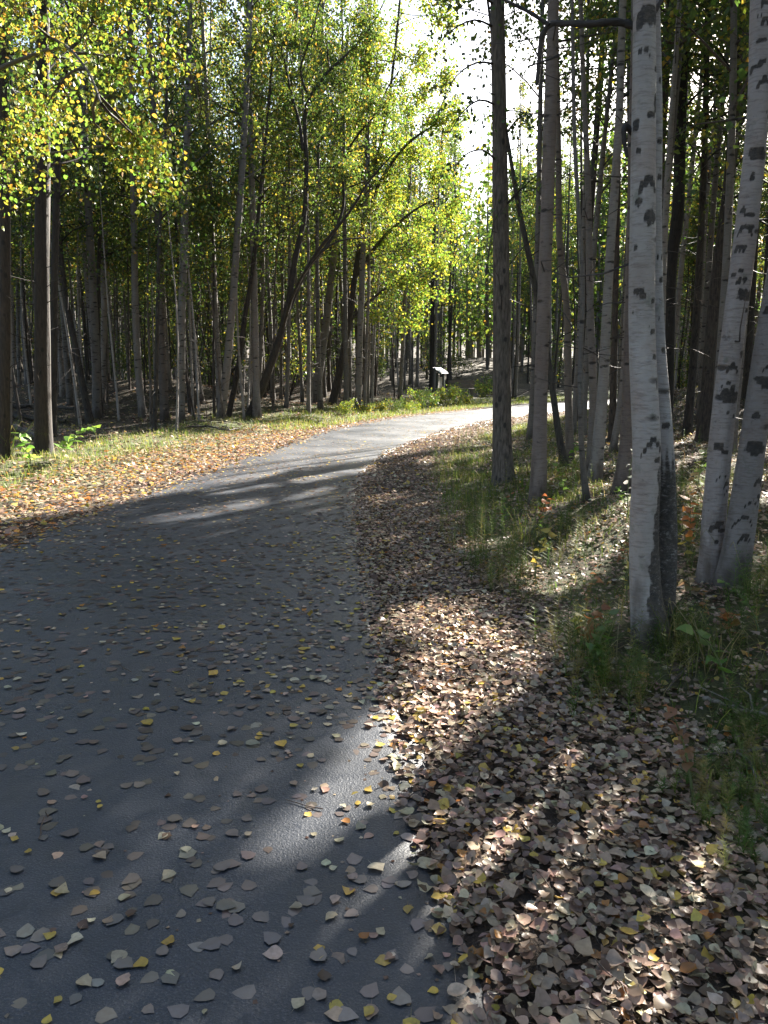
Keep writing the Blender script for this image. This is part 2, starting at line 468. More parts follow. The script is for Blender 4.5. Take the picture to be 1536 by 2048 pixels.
def simple(name, c, rough=.6, var=.3, scale=20, metallic=0):
    m, nt, out = new_mat(name)
    geo = nt.nodes.new('ShaderNodeTexCoord').outputs['Object']
    cc = mix(nt, noise(nt, geo, scale, 4), tuple(x * (1 - var) for x in c), tuple(min(1, x * (1 + var)) for x in c))
    p = node(nt, 'ShaderNodeBsdfPrincipled', Roughness=rough, Metallic=metallic)
    nt.links.new(cc, p.inputs['Base Color'])
    nt.links.new(p.outputs[0], out.inputs['Surface'])
    return m
# asphalt
M_PATH, nt, out = new_mat('wet_asphalt')
g = nt.nodes.new('ShaderNodeNewGeometry').outputs['Position']
big = noise(nt, g, .9, 4); agg = noise(nt, g, 150, 2, .6); mid = noise(nt, g, 14, 5, .65)
c = mix(nt, mid, (.011, .015, .025), (.031, .037, .050))
c = mix(nt, math_n(nt, 'MULTIPLY', ramp(nt, agg, [(.52, (0, 0, 0)), (.66, (1, 1, 1))]), .6), c, (.085, .088, .098))
c = mix(nt, math_n(nt, 'MULTIPLY', ramp(nt, noise(nt, g, 210, 2, .6), [(.54, (0, 0, 0)), (.64, (1, 1, 1))]), .7), c, (.010, .011, .013))
c = mix(nt, math_n(nt, 'MULTIPLY', ramp(nt, noise(nt, g, 3.2, 6, .72), [(.52, (0, 0, 0)), (.62, (1, 1, 1))]), .45), c, (.010, .011, .014))
c = mix(nt, math_n(nt, 'MULTIPLY', ramp(nt, big, [(.45, (0, 0, 0)), (.65, (1, 1, 1))]), .45), c, (.055, .055, .058))
p = node(nt, 'ShaderNodeBsdfPrincipled', **{'Specular IOR Level': .5}); nt.links.new(c, p.inputs['Base Color'])
nt.links.new(ramp(nt, math_n(nt, 'ADD', math_n(nt, 'MULTIPLY', big, .6), math_n(nt, 'MULTIPLY', mid, .4)), [(.3, (.33, .33, .33)), (.65, (.62, .62, .62))]), p.inputs['Roughness'])
nt.links.new(bump(nt, math_n(nt, 'ADD', agg, math_n(nt, 'MULTIPLY', noise(nt, g, 90, 3), .8)), .55, .004), p.inputs['Normal'])
nt.links.new(p.outputs[0], out.inputs['Surface'])
# soil with leaf mould and moss
M_SOIL, nt, out = new_mat('forest_soil')
g = nt.nodes.new('ShaderNodeNewGeometry').outputs['Position']
n1 = noise(nt, g, 18, 6, .7); n2 = noise(nt, g, 2.2, 4)
c = mix(nt, n1, (.018, .013, .010), (.085, .055, .038))
c = mix(nt, math_n(nt, 'MULTIPLY', ramp(nt, noise(nt, g, 60, 4, .7), [(.55, (0, 0, 0)), (.68, (1, 1, 1))]), .6), c, (.17, .11, .07))
tv = attr(nt, 'tint')
gs = nt.nodes.new('ShaderNodeSeparateXYZ'); nt.links.new(tv.outputs['Vector'], gs.inputs[0])
gm = math_n(nt, 'MULTIPLY', gs.outputs[0], ramp(nt, n2, [(.35, (.25, .25, .25)), (.6, (1, 1, 1))]))
c = mix(nt, gm, c, mix(nt, n1, (.035, .055, .010), (.12, .14, .03)))
p = node(nt, 'ShaderNodeBsdfPrincipled', Roughness=.9); nt.links.new(c, p.inputs['Base Color'])
nt.links.new(bump(nt, math_n(nt, 'ADD', n1, noise(nt, g, 70, 4, .7)), 1.0, .03), p.inputs['Normal'])
nt.links.new(p.outputs[0], out.inputs['Surface'])

# ------------------------------------------------------------------ ground and path
nx, ny = 310, 340
u = np.linspace(-1, 1, nx); v = np.linspace(-1, 1, ny)
gxs = 900 * np.sinh(6.6 * u) / math.sinh(6.6); gys = 5 + 900 * np.sinh(6.6 * v) / math.sinh(6.6)
GX, GY = np.meshgrid(gxs, gys)
GZ = ground_z(GX.ravel(), GY.ravel())
gs_, gside = path_sd(GX.ravel(), GY.ravel())
green = np.clip(smooth(.5, 1.3, gs_) * (1 - smooth(2.6, 5.5, gs_)) * np.where(gside > 0, .8, 1.0) + .15 * (gs_ > 3), 0, 1)
i = np.arange(ny - 1)[:, None] * nx + np.arange(nx - 1)[None]
mb = MB()
mb.add(np.c_[GX.ravel(), GY.ravel(), GZ], np.stack([i, i + 1, i + nx + 1, i + nx], -1).reshape(-1, 4), np.c_[green, green, green])
tag(link('ground', mb.mesh('ground', M_SOIL, True)), kind='structure', label='brown leaf-strewn woodland ground with mossy green patches')
mb = MB()
k = len(RE)
tt = PT
wig = .035 * np.sin(np.arange(k) * .9) + .03 * np.sin(np.arange(k) * .37 + 1)
dirn = norm(RE - LE)
Rw = RE + dirn * wig[:, None]; Lw = LE - dirn * wig[::-1][:, None]
PV = Lw[:, None] * (1 - tt[None, :, None]) + Rw[:, None] * tt[None, :, None]
PV3 = np.concatenate([PV, np.broadcast_to(PZ[None, :, None], (k, 9, 1))], -1)
i = np.arange(k - 1)[:, None] * 9 + np.arange(8)[None]
mb.add(PV3.reshape(-1, 3), np.stack([i, i + 1, i + 10, i + 9], -1).reshape(-1, 4))
tag(link('path', mb.mesh('path', M_PATH, True)), kind='structure', label='damp dark asphalt path curving away through the birch wood')

# ------------------------------------------------------------------ trees
def branch_pts(p0, d0, L, rise, n=5, rg=rng):
    t = np.linspace(0, 1, n)[:, None]
    d0 = d0 / np.linalg.norm(d0)
    side = rg.normal(0, .10, 3) * L
    return p0 + d0 * L * t + np.array([0, 0, rise * L]) * t ** 2 + side * np.sin(t * math.pi) + rg.normal(0, .02 * L, (n, 3)) * t
def smooth_path(pts, n):
    pts = np.asarray(pts, float)
    s = np.r_[0, np.cumsum(np.linalg.norm(np.diff(pts, axis=0), axis=1))]
    if len(pts) == 2:
        q = np.linspace(0, 1, n)[:, None]
        return pts[0] * (1 - q) + pts[1] * q
    q = np.linspace(0, s[-1], n)
    # Catmull-Rom through the points
    m = np.gradient(pts, s, axis=0)
    k = np.clip(np.searchsorted(s, q, 'right') - 1, 0, len(s) - 2)
    h = s[k + 1] - s[k]; t = ((q - s[k]) / h)[:, None]; h = h[:, None]
    return ((2 * t ** 3 - 3 * t ** 2 + 1) * pts[k] + (t ** 3 - 2 * t ** 2 + t) * h * m[k] + (-2 * t ** 3 + 3 * t ** 2) * pts[k + 1] + (t ** 3 - t ** 2) * h * m[k + 1])
def leaf_scatter(cm, A, n, size, pal, carve, tpl=LT_TWO, spread=.16, rg=rng):
    """leaves hung round the anchor points A"""
    if len(A) == 0 or n == 0: return
    P = A[rg.integers(0, len(A), n)] + rg.normal(0, spread, (n, 3)) - np.array([0, 0, .05])
    if carve is not None:
        P = P[~(carve(P) | carve(P + [.05, -.03, -.04]) | carve(P + [-.05, .03, -.05]))]
        n = len(P)
        if n == 0: return
    D = rg.normal(0, 1, (n, 3)) + np.array([0, 0, -.8])
    N = rg.normal(0, 1, (n, 3)) + np.array([0, 0, .6])
    tint, _ = pick(pal, n, rg)
    leaves(cm, P, D, N, size * rg.uniform(.7, 1.25, n), tint, tpl, .2, .1, rg)
def grow(tm, cm, pts, rad, rg, crown_base, crown_r, n_branch, n_leaf, size, pal, carve=None, dead=10, btint=(.35, .3, .28), tpl=LT_TWO, up=(.5, 1.1)):
    """branches with leaves above crown_base, dead twigs below it, on a trunk given by pts/rad"""
    pts = np.asarray(pts); z = pts[:, 2] - pts[0, 2]
    top = z[-1]
    A = []
    def on(h):
        return np.array([np.interp(h, z, pts[:, k]) for k in range(3)]), float(np.interp(h, z, rad))
    for b in range(n_branch):
        rel = ((b + rg.uniform(0, 1)) / n_branch) ** .9
        h = crown_base + (top * .985 - crown_base) * rel
        p, r = on(h)
        az = b * 2.4 + rg.normal(0, .5)
        L = crown_r * ((1 - rel) ** .75 * .95 + .14) * rg.uniform(.65, 1.2)
        el = rg.uniform(*up) * (.7 + .5 * rel)
        d = np.array([math.cos(az) * math.cos(el), math.sin(az) * math.cos(el), math.sin(el)])
        bp = branch_pts(p, d, L, -.22, 6, rg)
        br = np.linspace(min(r * .5, .011 + .011 * L), .003, 6)
        tube(tm, bp, br, 4, btint)
        q = rg.uniform(.25, 1, 6)
        A += [bp[0] * 0 + np.array([np.interp(t * 5, np.arange(6), bp[:, k]) for k in range(3)]) for t in q]
        for s_ in range(3):
            t = rg.uniform(.3, .9)
            p2 = np.array([np.interp(t * 5, np.arange(6), bp[:, k]) for k in range(3)])
            d2 = norm(d + rg.normal(0, .7, 3))
            b2 = branch_pts(p2, d2, L * rg.uniform(.3, .55), -.45, 4, rg)
            tube(tm, b2, np.linspace(.006, .002, 4), 3, btint)
            A += [b2[1], b2[2], b2[3], (b2[2] + b2[3]) / 2]
    for b in range(dead):
        h = rg.uniform(.18, 1.0) * min(crown_base, top)
        p, r = on(h)
        az, el = rg.uniform(0, 6.28), rg.uniform(-.2, .7)
        L = rg.uniform(.25, 1.3)
        d = np.array([math.cos(az) * math.cos(el), math.sin(az) * math.cos(el), math.sin(el)])
        bp = branch_pts(p, d, L, -.1, 4, rg)
        tube(tm, bp, np.linspace(.009, .002, 4), 3, (.25, .2, .17))
    leaf_scatter(cm, np.array(A), n_leaf, size, pal, carve, tpl, .125, rg)
def flare(sides_l=3, amt=.45, k=.16, ph=0.):
    return lambda th, s: 1 + amt * np.exp(-np.maximum(s, 0) / k) * (1 + .35 * np.cos(sides_l * th + ph)) + .03 * np.sin(3 * th + 2.1 * s + ph) + .02 * np.sin(5 * th - 3.3 * s)

# shared kinds of forest tree, built once at the origin
def variant(seed, H, r0, kind, pal, crown_base, crown_r, n_leaf, size, tint):
    rg = np.random.default_rng(seed)
    n = 26
    t = np.linspace(0, 1, n)
    bend = rg.normal(0, .35, 2); ph = rg.uniform(0, 6)
    pts = np.c_[bend[0] * t ** 1.5 * 1.2 + .10 * np.sin(5 * t + ph), bend[1] * t ** 1.5 * 1.2 + .10 * np.cos(4 * t + ph), H * t]
    pts[:, :2] -= pts[0, :2]
    rad = r0 * (1 - t) ** .8 + .008
    tm, cm = MB(), MB()
    tube(tm, np.r_[[pts[0] - (0, 0, .25)], pts], np.r_[rad[0] * 1.25, rad], 9, tint, -.25, flare(3, .35, .15, ph))
    grow(tm, cm, pts, rad, rg, crown_base, crown_r, 34, n_leaf, size, pal, None, 14)
    samp = np.concatenate(cm.v)[::8]
    return tm, cm, samp, kind, dict(H=H, r0=r0, pal=pal, crown_base=crown_base, crown_r=crown_r, n_leaf=n_leaf, size=size, pts=pts, rad=rad, tint=tint, seed=seed)
VAR = []
for j in range(6):
    VAR.append(variant(100 + j, 13 + (j * 1.3) % 4.5, .055 + .011 * (j % 4), 'birch', PAL_BIRCH if j % 3 else PAL_YEL, 4.2 + (j * .9) % 2.6, 1.75, 4200, .084, (.95 - .12 * (j % 3), .93 - .13 * (j % 3), .92 - .14 * (j % 3)) if False else tuple(np.array([.66, .61, .56]) * (1 - .2 * (j % 3)))))
for j in range(4):
    VAR.append(variant(200 + j, 11 + j * 1.4, .05 + .014 * j, 'aspen', PAL_BIRCH if j % 2 else PAL_GREEN, 3.6 + .6 * j, 1.6, 3900, .082, (.85, .82, .8)))
NIN = len(VAR)
for j in range(4):
    VAR.append(variant(260 + j, 13 + j, .075, 'birch', PAL_BIRCH, 4.5, 1.9, 1900, .125, (.7, .65, .6)))
def bare(a):
    i_ = a[4]; m = MB(); tube(m, i_['pts'], i_['rad'], 9, i_['tint'], 0, flare(3, .3, .15, 1.))
    return m.mesh('trunk', M_BIRCH if a[3] == 'birch' else M_DARK, True)
VBARE = [bare(a) for a in VAR]
VMESH = [(a[0].mesh('trunk', M_BIRCH if a[3] == 'birch' else M_DARK, True), a[1].mesh('crown', M_LEAF)) for a in VAR]
# bushy understorey trees
def shrub_mesh(seed, H, n_stem, n_leaf, size, pal, spread):
    rg = np.random.default_rng(seed)
    tm, cm = MB(), MB(); A = []
    for s_ in range(n_stem):
        az = s_ * 2.4 + rg.uniform(0, 1)
        d = np.array([math.cos(az) * spread, math.sin(az) * spread, 1])
        h = H * rg.uniform(.6, 1)
        bp = branch_pts(np.array([math.cos(az), math.sin(az), 0]) * .05, d, h, .05, 7, rg)
        tube(tm, bp, np.linspace(.006 + .006 * H, .003, 7), 5, (.6, .55, .5))
        for b in range(9):
            t = rg.uniform(.3, .98)
            p = np.array([np.interp(t * 6, np.arange(7), bp[:, k]) for k in range(3)])
            d2 = norm(np.r_[rg.normal(0, 1, 2), rg.uniform(.0, .9)])
            b2 = branch_pts(p, d2, h * rg.uniform(.15, .34), -.2, 4, rg)
            tube(tm, b2, np.linspace(.005, .002, 4), 3, (.5, .45, .4))
            A += list(b2[1:]) + [(b2[2] + b2[3]) / 2]
    leaf_scatter(cm, np.array(A), n_leaf, size, pal, None, LT_TWO, .05 + .03 * H, rg)
    return tm.mesh('stems', M_DARK, True), cm.mesh('foliage', M_LEAF)

def put_tree(name, base, trunk_me, crown_me, label, group=None, rotz=0., scale=1., lean=(0, 0), cat='tree', parts=('trunk', 'crown')):
    e = empty(name, base)
    e.rotation_euler = (lean[0], lean[1], rotz)
    e.scale = (scale, scale, scale)
    tag(e, label, cat, group)
    link(parts[0], trunk_me, e)
    if crown_me is not None and len(crown_me.vertices): link(parts[1], crown_me, e)
    return e

def traced(name, label, px, bark, tint=(1, 1, 1), H=14., d=None, sides=14, crown_base=5.5, crown_r=1.7, n_leaf=3000, n_branch=26, dead=9, pal=PAL_BIRCH, size=.078, seed=0, step=.12, scar=None, shape=None, group=None, extra=None, off=0.):
    """a tree whose trunk runs through photo pixels (x, y, width); the first is its foot on the ground"""
    rg = np.random.default_rng(1000 + seed)
    x0, y0, w0 = px[0]
    if d is None:
        base = ground_hit(x0, y0)
    else:
        base = at_depth(x0, y0, d); base[2] = gz(base[0], base[1])
    Y = base[1] + off
    P, Rr = [base + np.array([0, off, 0])], []
    for q, (x, y, w) in enumerate(px):
        p = at_depth(x, y, Y)
        depth = to_pix(p)[2]
        Rr.append(w / 2 / F * float(depth))
        if q: P.append(p)
    P = np.array(P)
    dirn = norm(P[-1] - P[-2])
    while P[-1][2] < H - .5:                  # on above the picture
        dirn = norm(dirn + np.array([0, 0, .12]))
        P = np.r_[P, [P[-1] + dirn * min(1.6, H - P[-1][2] + .1)]]
        Rr.append(max(Rr[-1] * .80, .012))
    P[:, 1] += np.r_[0, np.cumsum(rg.normal(0, .03, len(P) - 1))]
    n = max(12, int((P[-1][2] - base[2]) / step))
    pts = smooth_path(P, n)
    s = np.r_[0, np.cumsum(np.linalg.norm(np.diff(P, axis=0), axis=1))]
    rad = np.interp(np.linspace(0, s[-1], n), s, Rr)
    pts = np.r_[[pts[0] - (0, 0, .3)], pts]; rad = np.r_[rad[0], rad]
    tm, cm = MB(), MB()
    ph = rg.uniform(0, 6)
    sh = shape or flare(3, .22, .12, ph)
    tube(tm, pts, rad, sides, tint, -.3, sh, None if scar is None else scar(base, pts, rad))
    grow(tm, cm, pts[1:], rad[1:], rg, crown_base, crown_r, n_branch, n_leaf, size, pal, sunlit, dead)
    if extra: extra(tm, cm, base, Y, rg)
    e = empty(name, base)
    tag(e, label, 'tree', group)
    link('trunk', tm.mesh('trunk', bark, True, base), e)
    if cm.n: link('crown', cm.mesh('crown', M_LEAF, False, base), e)
    return e, base, pts, rad

LITCROWN += [(at_depth(830, 430, 29.0), 2.3), (at_depth(820, 310, 29.), 2.0), (at_depth(800, 540, 29.), 1.6), (at_depth(180, 120, 9.5), 1.3), (at_depth(310, 180, 9.5), .9), (at_depth(60, 200, 9.5), .9), (at_depth(300, 300, 9.5), .5),
             (at_depth(700, 120, 23), 2.0)]

# ---- scarred hero birches
def scar_fn(marks, Y, dark_foot=None):
    """marks: (x, y, half width px, thickness px, kind) seen on the camera side of the trunk"""
    def make(base, pts, rad):
        s = np.r_[0, np.cumsum(np.linalg.norm(np.diff(pts, axis=0), axis=1))] - .3
        zs = pts[:, 2]
        M = []
        for x, y, hw, th, kd in marks:
            p = at_depth(x, y, Y(base))
            v0 = np.interp(p[2], zs, s); r = np.interp(p[2], zs, rad); cx = np.interp(p[2], zs, pts[:, 0])
            k = float(to_pix(p)[2]) / F
            M.append((math.asin(np.clip((p[0] - cx) / r, -.97, .97)), v0, hw * k, th * k, kd))
        def f(th, sv, rr):
            # angle measured from the camera-facing (-y) side; tube's a ~ +x, b ~ +/-y
            out = np.zeros_like(rr)
            for sgn in (1,):
                fx, fy = np.cos(th), np.sin(th)
                ang = np.arctan2(fx, -fy * YSIGN)
                for a0, v0, hw, t_, kd in M:
                    du = ((ang - a0 + math.pi) % (2 * math.pi) - math.pi) * rr
                    dv = sv - v0
                    nz = .35 * np.sin(du * 160 + dv * 60 + a0 * 9) + .3 * np.sin(dv * 210 - du * 90 + v0 * 7)
                    if kd == 'arch': q = np.abs(dv + 1.1 * np.abs(du) ** 1.5 / hw ** .5) / t_ + np.maximum(np.abs(du) / hw - .75, 0) * 3
                    elif kd == 'fill': q = np.hypot(du / hw, dv / t_)
                    else: q = np.abs(dv + .4 * du * np.sign(a0 + .01)) / t_ + np.maximum(np.abs(du) / hw - .7, 0) * 3
                    out = np.maximum(out, 1 - smooth(.75, 1.15, q + .22 * nz))
            if dark_foot is not None: out = np.maximum(out, dark_foot(ang, sv))
            return out
        return f
    return make
YSIGN = 1.0
# orientation of the tube frame: T=+z, ref=x -> b = cross(T, ref) = +y
HEROA = [(1290, 45, 26, 20, 'fill'), (1270, 60, 9, 12, 'fill'), (1276, 108, 13, 5, 'arch'), (1304, 149, 6, 6, 'fill'), (1303, 215, 8, 18, 'fill'), (1292, 240, 10, 7, 'bar'), (1264, 255, 10, 12, 'fill'),
         (1268, 310, 6, 5, 'fill'), (1287, 366, 22, 9, 'arch'), (1268, 408, 8, 10, 'fill'), (1292, 440, 17, 13, 'fill'), (1265, 497, 4, 5, 'fill'), (1272, 582, 11, 9, 'fill'), (1290, 596, 22, 3, 'bar'),
         (1264, 628, 6, 5, 'fill'), (1300, 662, 12, 5, 'bar'), (1306, 714, 8, 5, 'fill'), (1309, 772, 4, 8, 'fill'), (1298, 880, 24, 6, 'arch'), (1303, 916, 16, 4, 'bar'), (1283, 1115, 4, 4, 'fill'), (1300, 1195, 14, 9, 'fill')]
def heroA_foot(ang, sv):
    edge = -.25 + .95 * smooth(.10, 1.1, sv) + .10 * np.sin(sv * 23) + .08 * np.sin(sv * 51 + ang * 6)
    m = smooth(edge - .08, edge + .10, ang) * (1 - smooth(1.0, 1.25, sv + .05 * np.sin(ang * 9)))
    return np.maximum(m * .66 * (ang < 2.8), .55 * (1 - smooth(.04, .22, sv + .05 * np.sin(ang * 7))))
hd = float(ground_hit(1300, 1285)[1])
def hero_extra(tm, cm, base, Y, rg):
    def br(pix, w, dy=0.):
        P = np.array([at_depth(x, y, Y + dy * q) for q, (x, y) in enumerate(pix)])
        k = Y / F
        n = len(pix) * 4
        tube(tm, smooth_path(P, n), np.interp(np.linspace(0, 1, n), [0, 1], [w[0] / 2 * k, w[1] / 2 * k]) * (1 + .12 * np.sin(np.arange(n) * 2.1)), 8, (.20, .17, .16))
    br([(1285, 62), (1262, 50), (1230, 44), (1180, 48), (1130, 47), (1098, 50), (1085, 70), (1080, 110), (1074, 170)], (15, 8), .02)
    br([(1098, 50), (1060, 25), (1010, 0), (960, -30)], (8, 4), .05)
    br([(1120, 110), (1080, 125), (1055, 133)], (5, 3), .0)
    br([(1268, 268), (1250, 252), (1248, 275), (1254, 314)], (12, 7), -.02)
    br([(1300, 40), (1315, 15), (1335, -30), (1350, -80)], (9, 5), .02)
e, base, pts, rad = traced('birch_tree', 'thick white birch with black eyebrow scars and a dark rough foot beside the leafy verge',
    [(1303, 1287, 74), (1295, 1200, 62), (1291, 1100, 57), (1292, 896, 54), (1287, 672, 51), (1283, 448, 50), (1284, 224, 47), (1286, 0, 44)], M_HERO, (1.18, 1.13, 1.10), 15, None, 72, 6, 2.2, 4500, 30, 2, seed=1, step=.028,
    scar=scar_fn(HEROA, lambda b: b[1], heroA_foot), extra=hero_extra, shape=lambda th, s: 1 + .26 * np.exp(-np.maximum(s, 0) / .11) * (1 + .5 * np.cos(3 * th + 1)) + .016 * np.sin(2 * th + 1.7 * s) + .010 * np.sin(5 * th + 9 * s) + .006 * np.sin(23 * s + 3 * th))
HEROB = [(1316, 510, 7, 4, 'arch'), (1318, 560, 6, 3, 'bar'), (1312, 285, 7, 5, 'fill'), (1314, 640, 6, 3, 'arch'), (1318, 700, 8, 3, 'bar'), (1322, 850, 9, 6, 'fill'), (1313, 360, 6, 7, 'fill'), (1312, 165, 5, 6, 'fill')]
traced('birch_tree', 'thinner white birch stem rising close behind the thick scarred birch, with a mossy black foot',
    [(1336, 1268, 50), (1332, 1100, 42), (1326, 896, 31), (1316, 672, 27), (1311, 448, 24), (1309, 224, 20), (1310, 0, 18)], M_HERO, (1.1, 1.08, 1.08), 13, hd, 40, 6, 1.6, 2600, 22, 2, seed=2, step=.03, off=.13,
    scar=scar_fn(HEROB, lambda b: b[1] + .13, lambda ang, sv: (1 - smooth(.95, 1.25, sv + .06 * np.sin(ang * 8))) * .64))
rs = np.random.default_rng(5)
def rand_marks(line, n, s):
    out = []
    for k in range(n):
        y = rs.uniform(0, 1120)
        x = np.interp(y, [p[1] for p in line[::-1]], [p[0] for p in line[::-1]]); w = np.interp(y, [p[1] for p in line[::-1]], [p[2] for p in line[::-1]])
        kd = ['arch', 'bar', 'fill'][int(rs.choice(3, p=[.4, .3, .3]))]
        out.append((x + rs.uniform(-.42, .42) * w, y, rs.uniform(.12, .34) * w * s, rs.uniform(2, 6.5) * s, kd))
    return out
L11 = [(1424, 1163, 53), (1422, 1100, 46), (1436, 896, 45), (1456, 672, 43), (1482, 448, 42), (1504, 224, 40), (1515, 0, 38)]
traced('birch_tree', 'pinkish white birch with many black scars, one of a crossing pair among tall grass', L11, M_HERO, (1.0, .93, .92), 15, None, 56, 6, 2, 3800, 26, 2, seed=3, step=.025,
       scar=scar_fn(rand_marks(L11, 34, 1.0) + [(1495, 147, 18, 6, 'bar'), (1508, 176, 16, 6, 'arch'), (1495, 320, 22, 12, 'fill'), (1471, 460, 16, 6, 'arch'), (1473, 595, 20, 11, 'fill'), (1445, 790, 24, 13, 'fill'), (1462, 500, 10, 5, 'arch'), (1425, 890, 12, 9, 'fill')], lambda b: b[1]))
L12 = [(1462, 1172, 60), (1474, 1100, 56), (1504, 896, 50), (1538, 672, 46), (1575, 448, 44), (1610, 224, 42), (1640, 0, 40)]
traced('birch_tree', 'grey lichen-covered birch leaning outward in front of its pinkish scarred twin', L12, M_HERO, (.62, .58, .57), 14, None, 56, 6, 2, 3800, 26, 2, seed=4, step=.025,
       scar=scar_fn(rand_marks(L12, 30, 1.2) + [(1500, 895, 22, 14, 'fill'), (1515, 760, 18, 8, 'fill')], lambda b: b[1]))

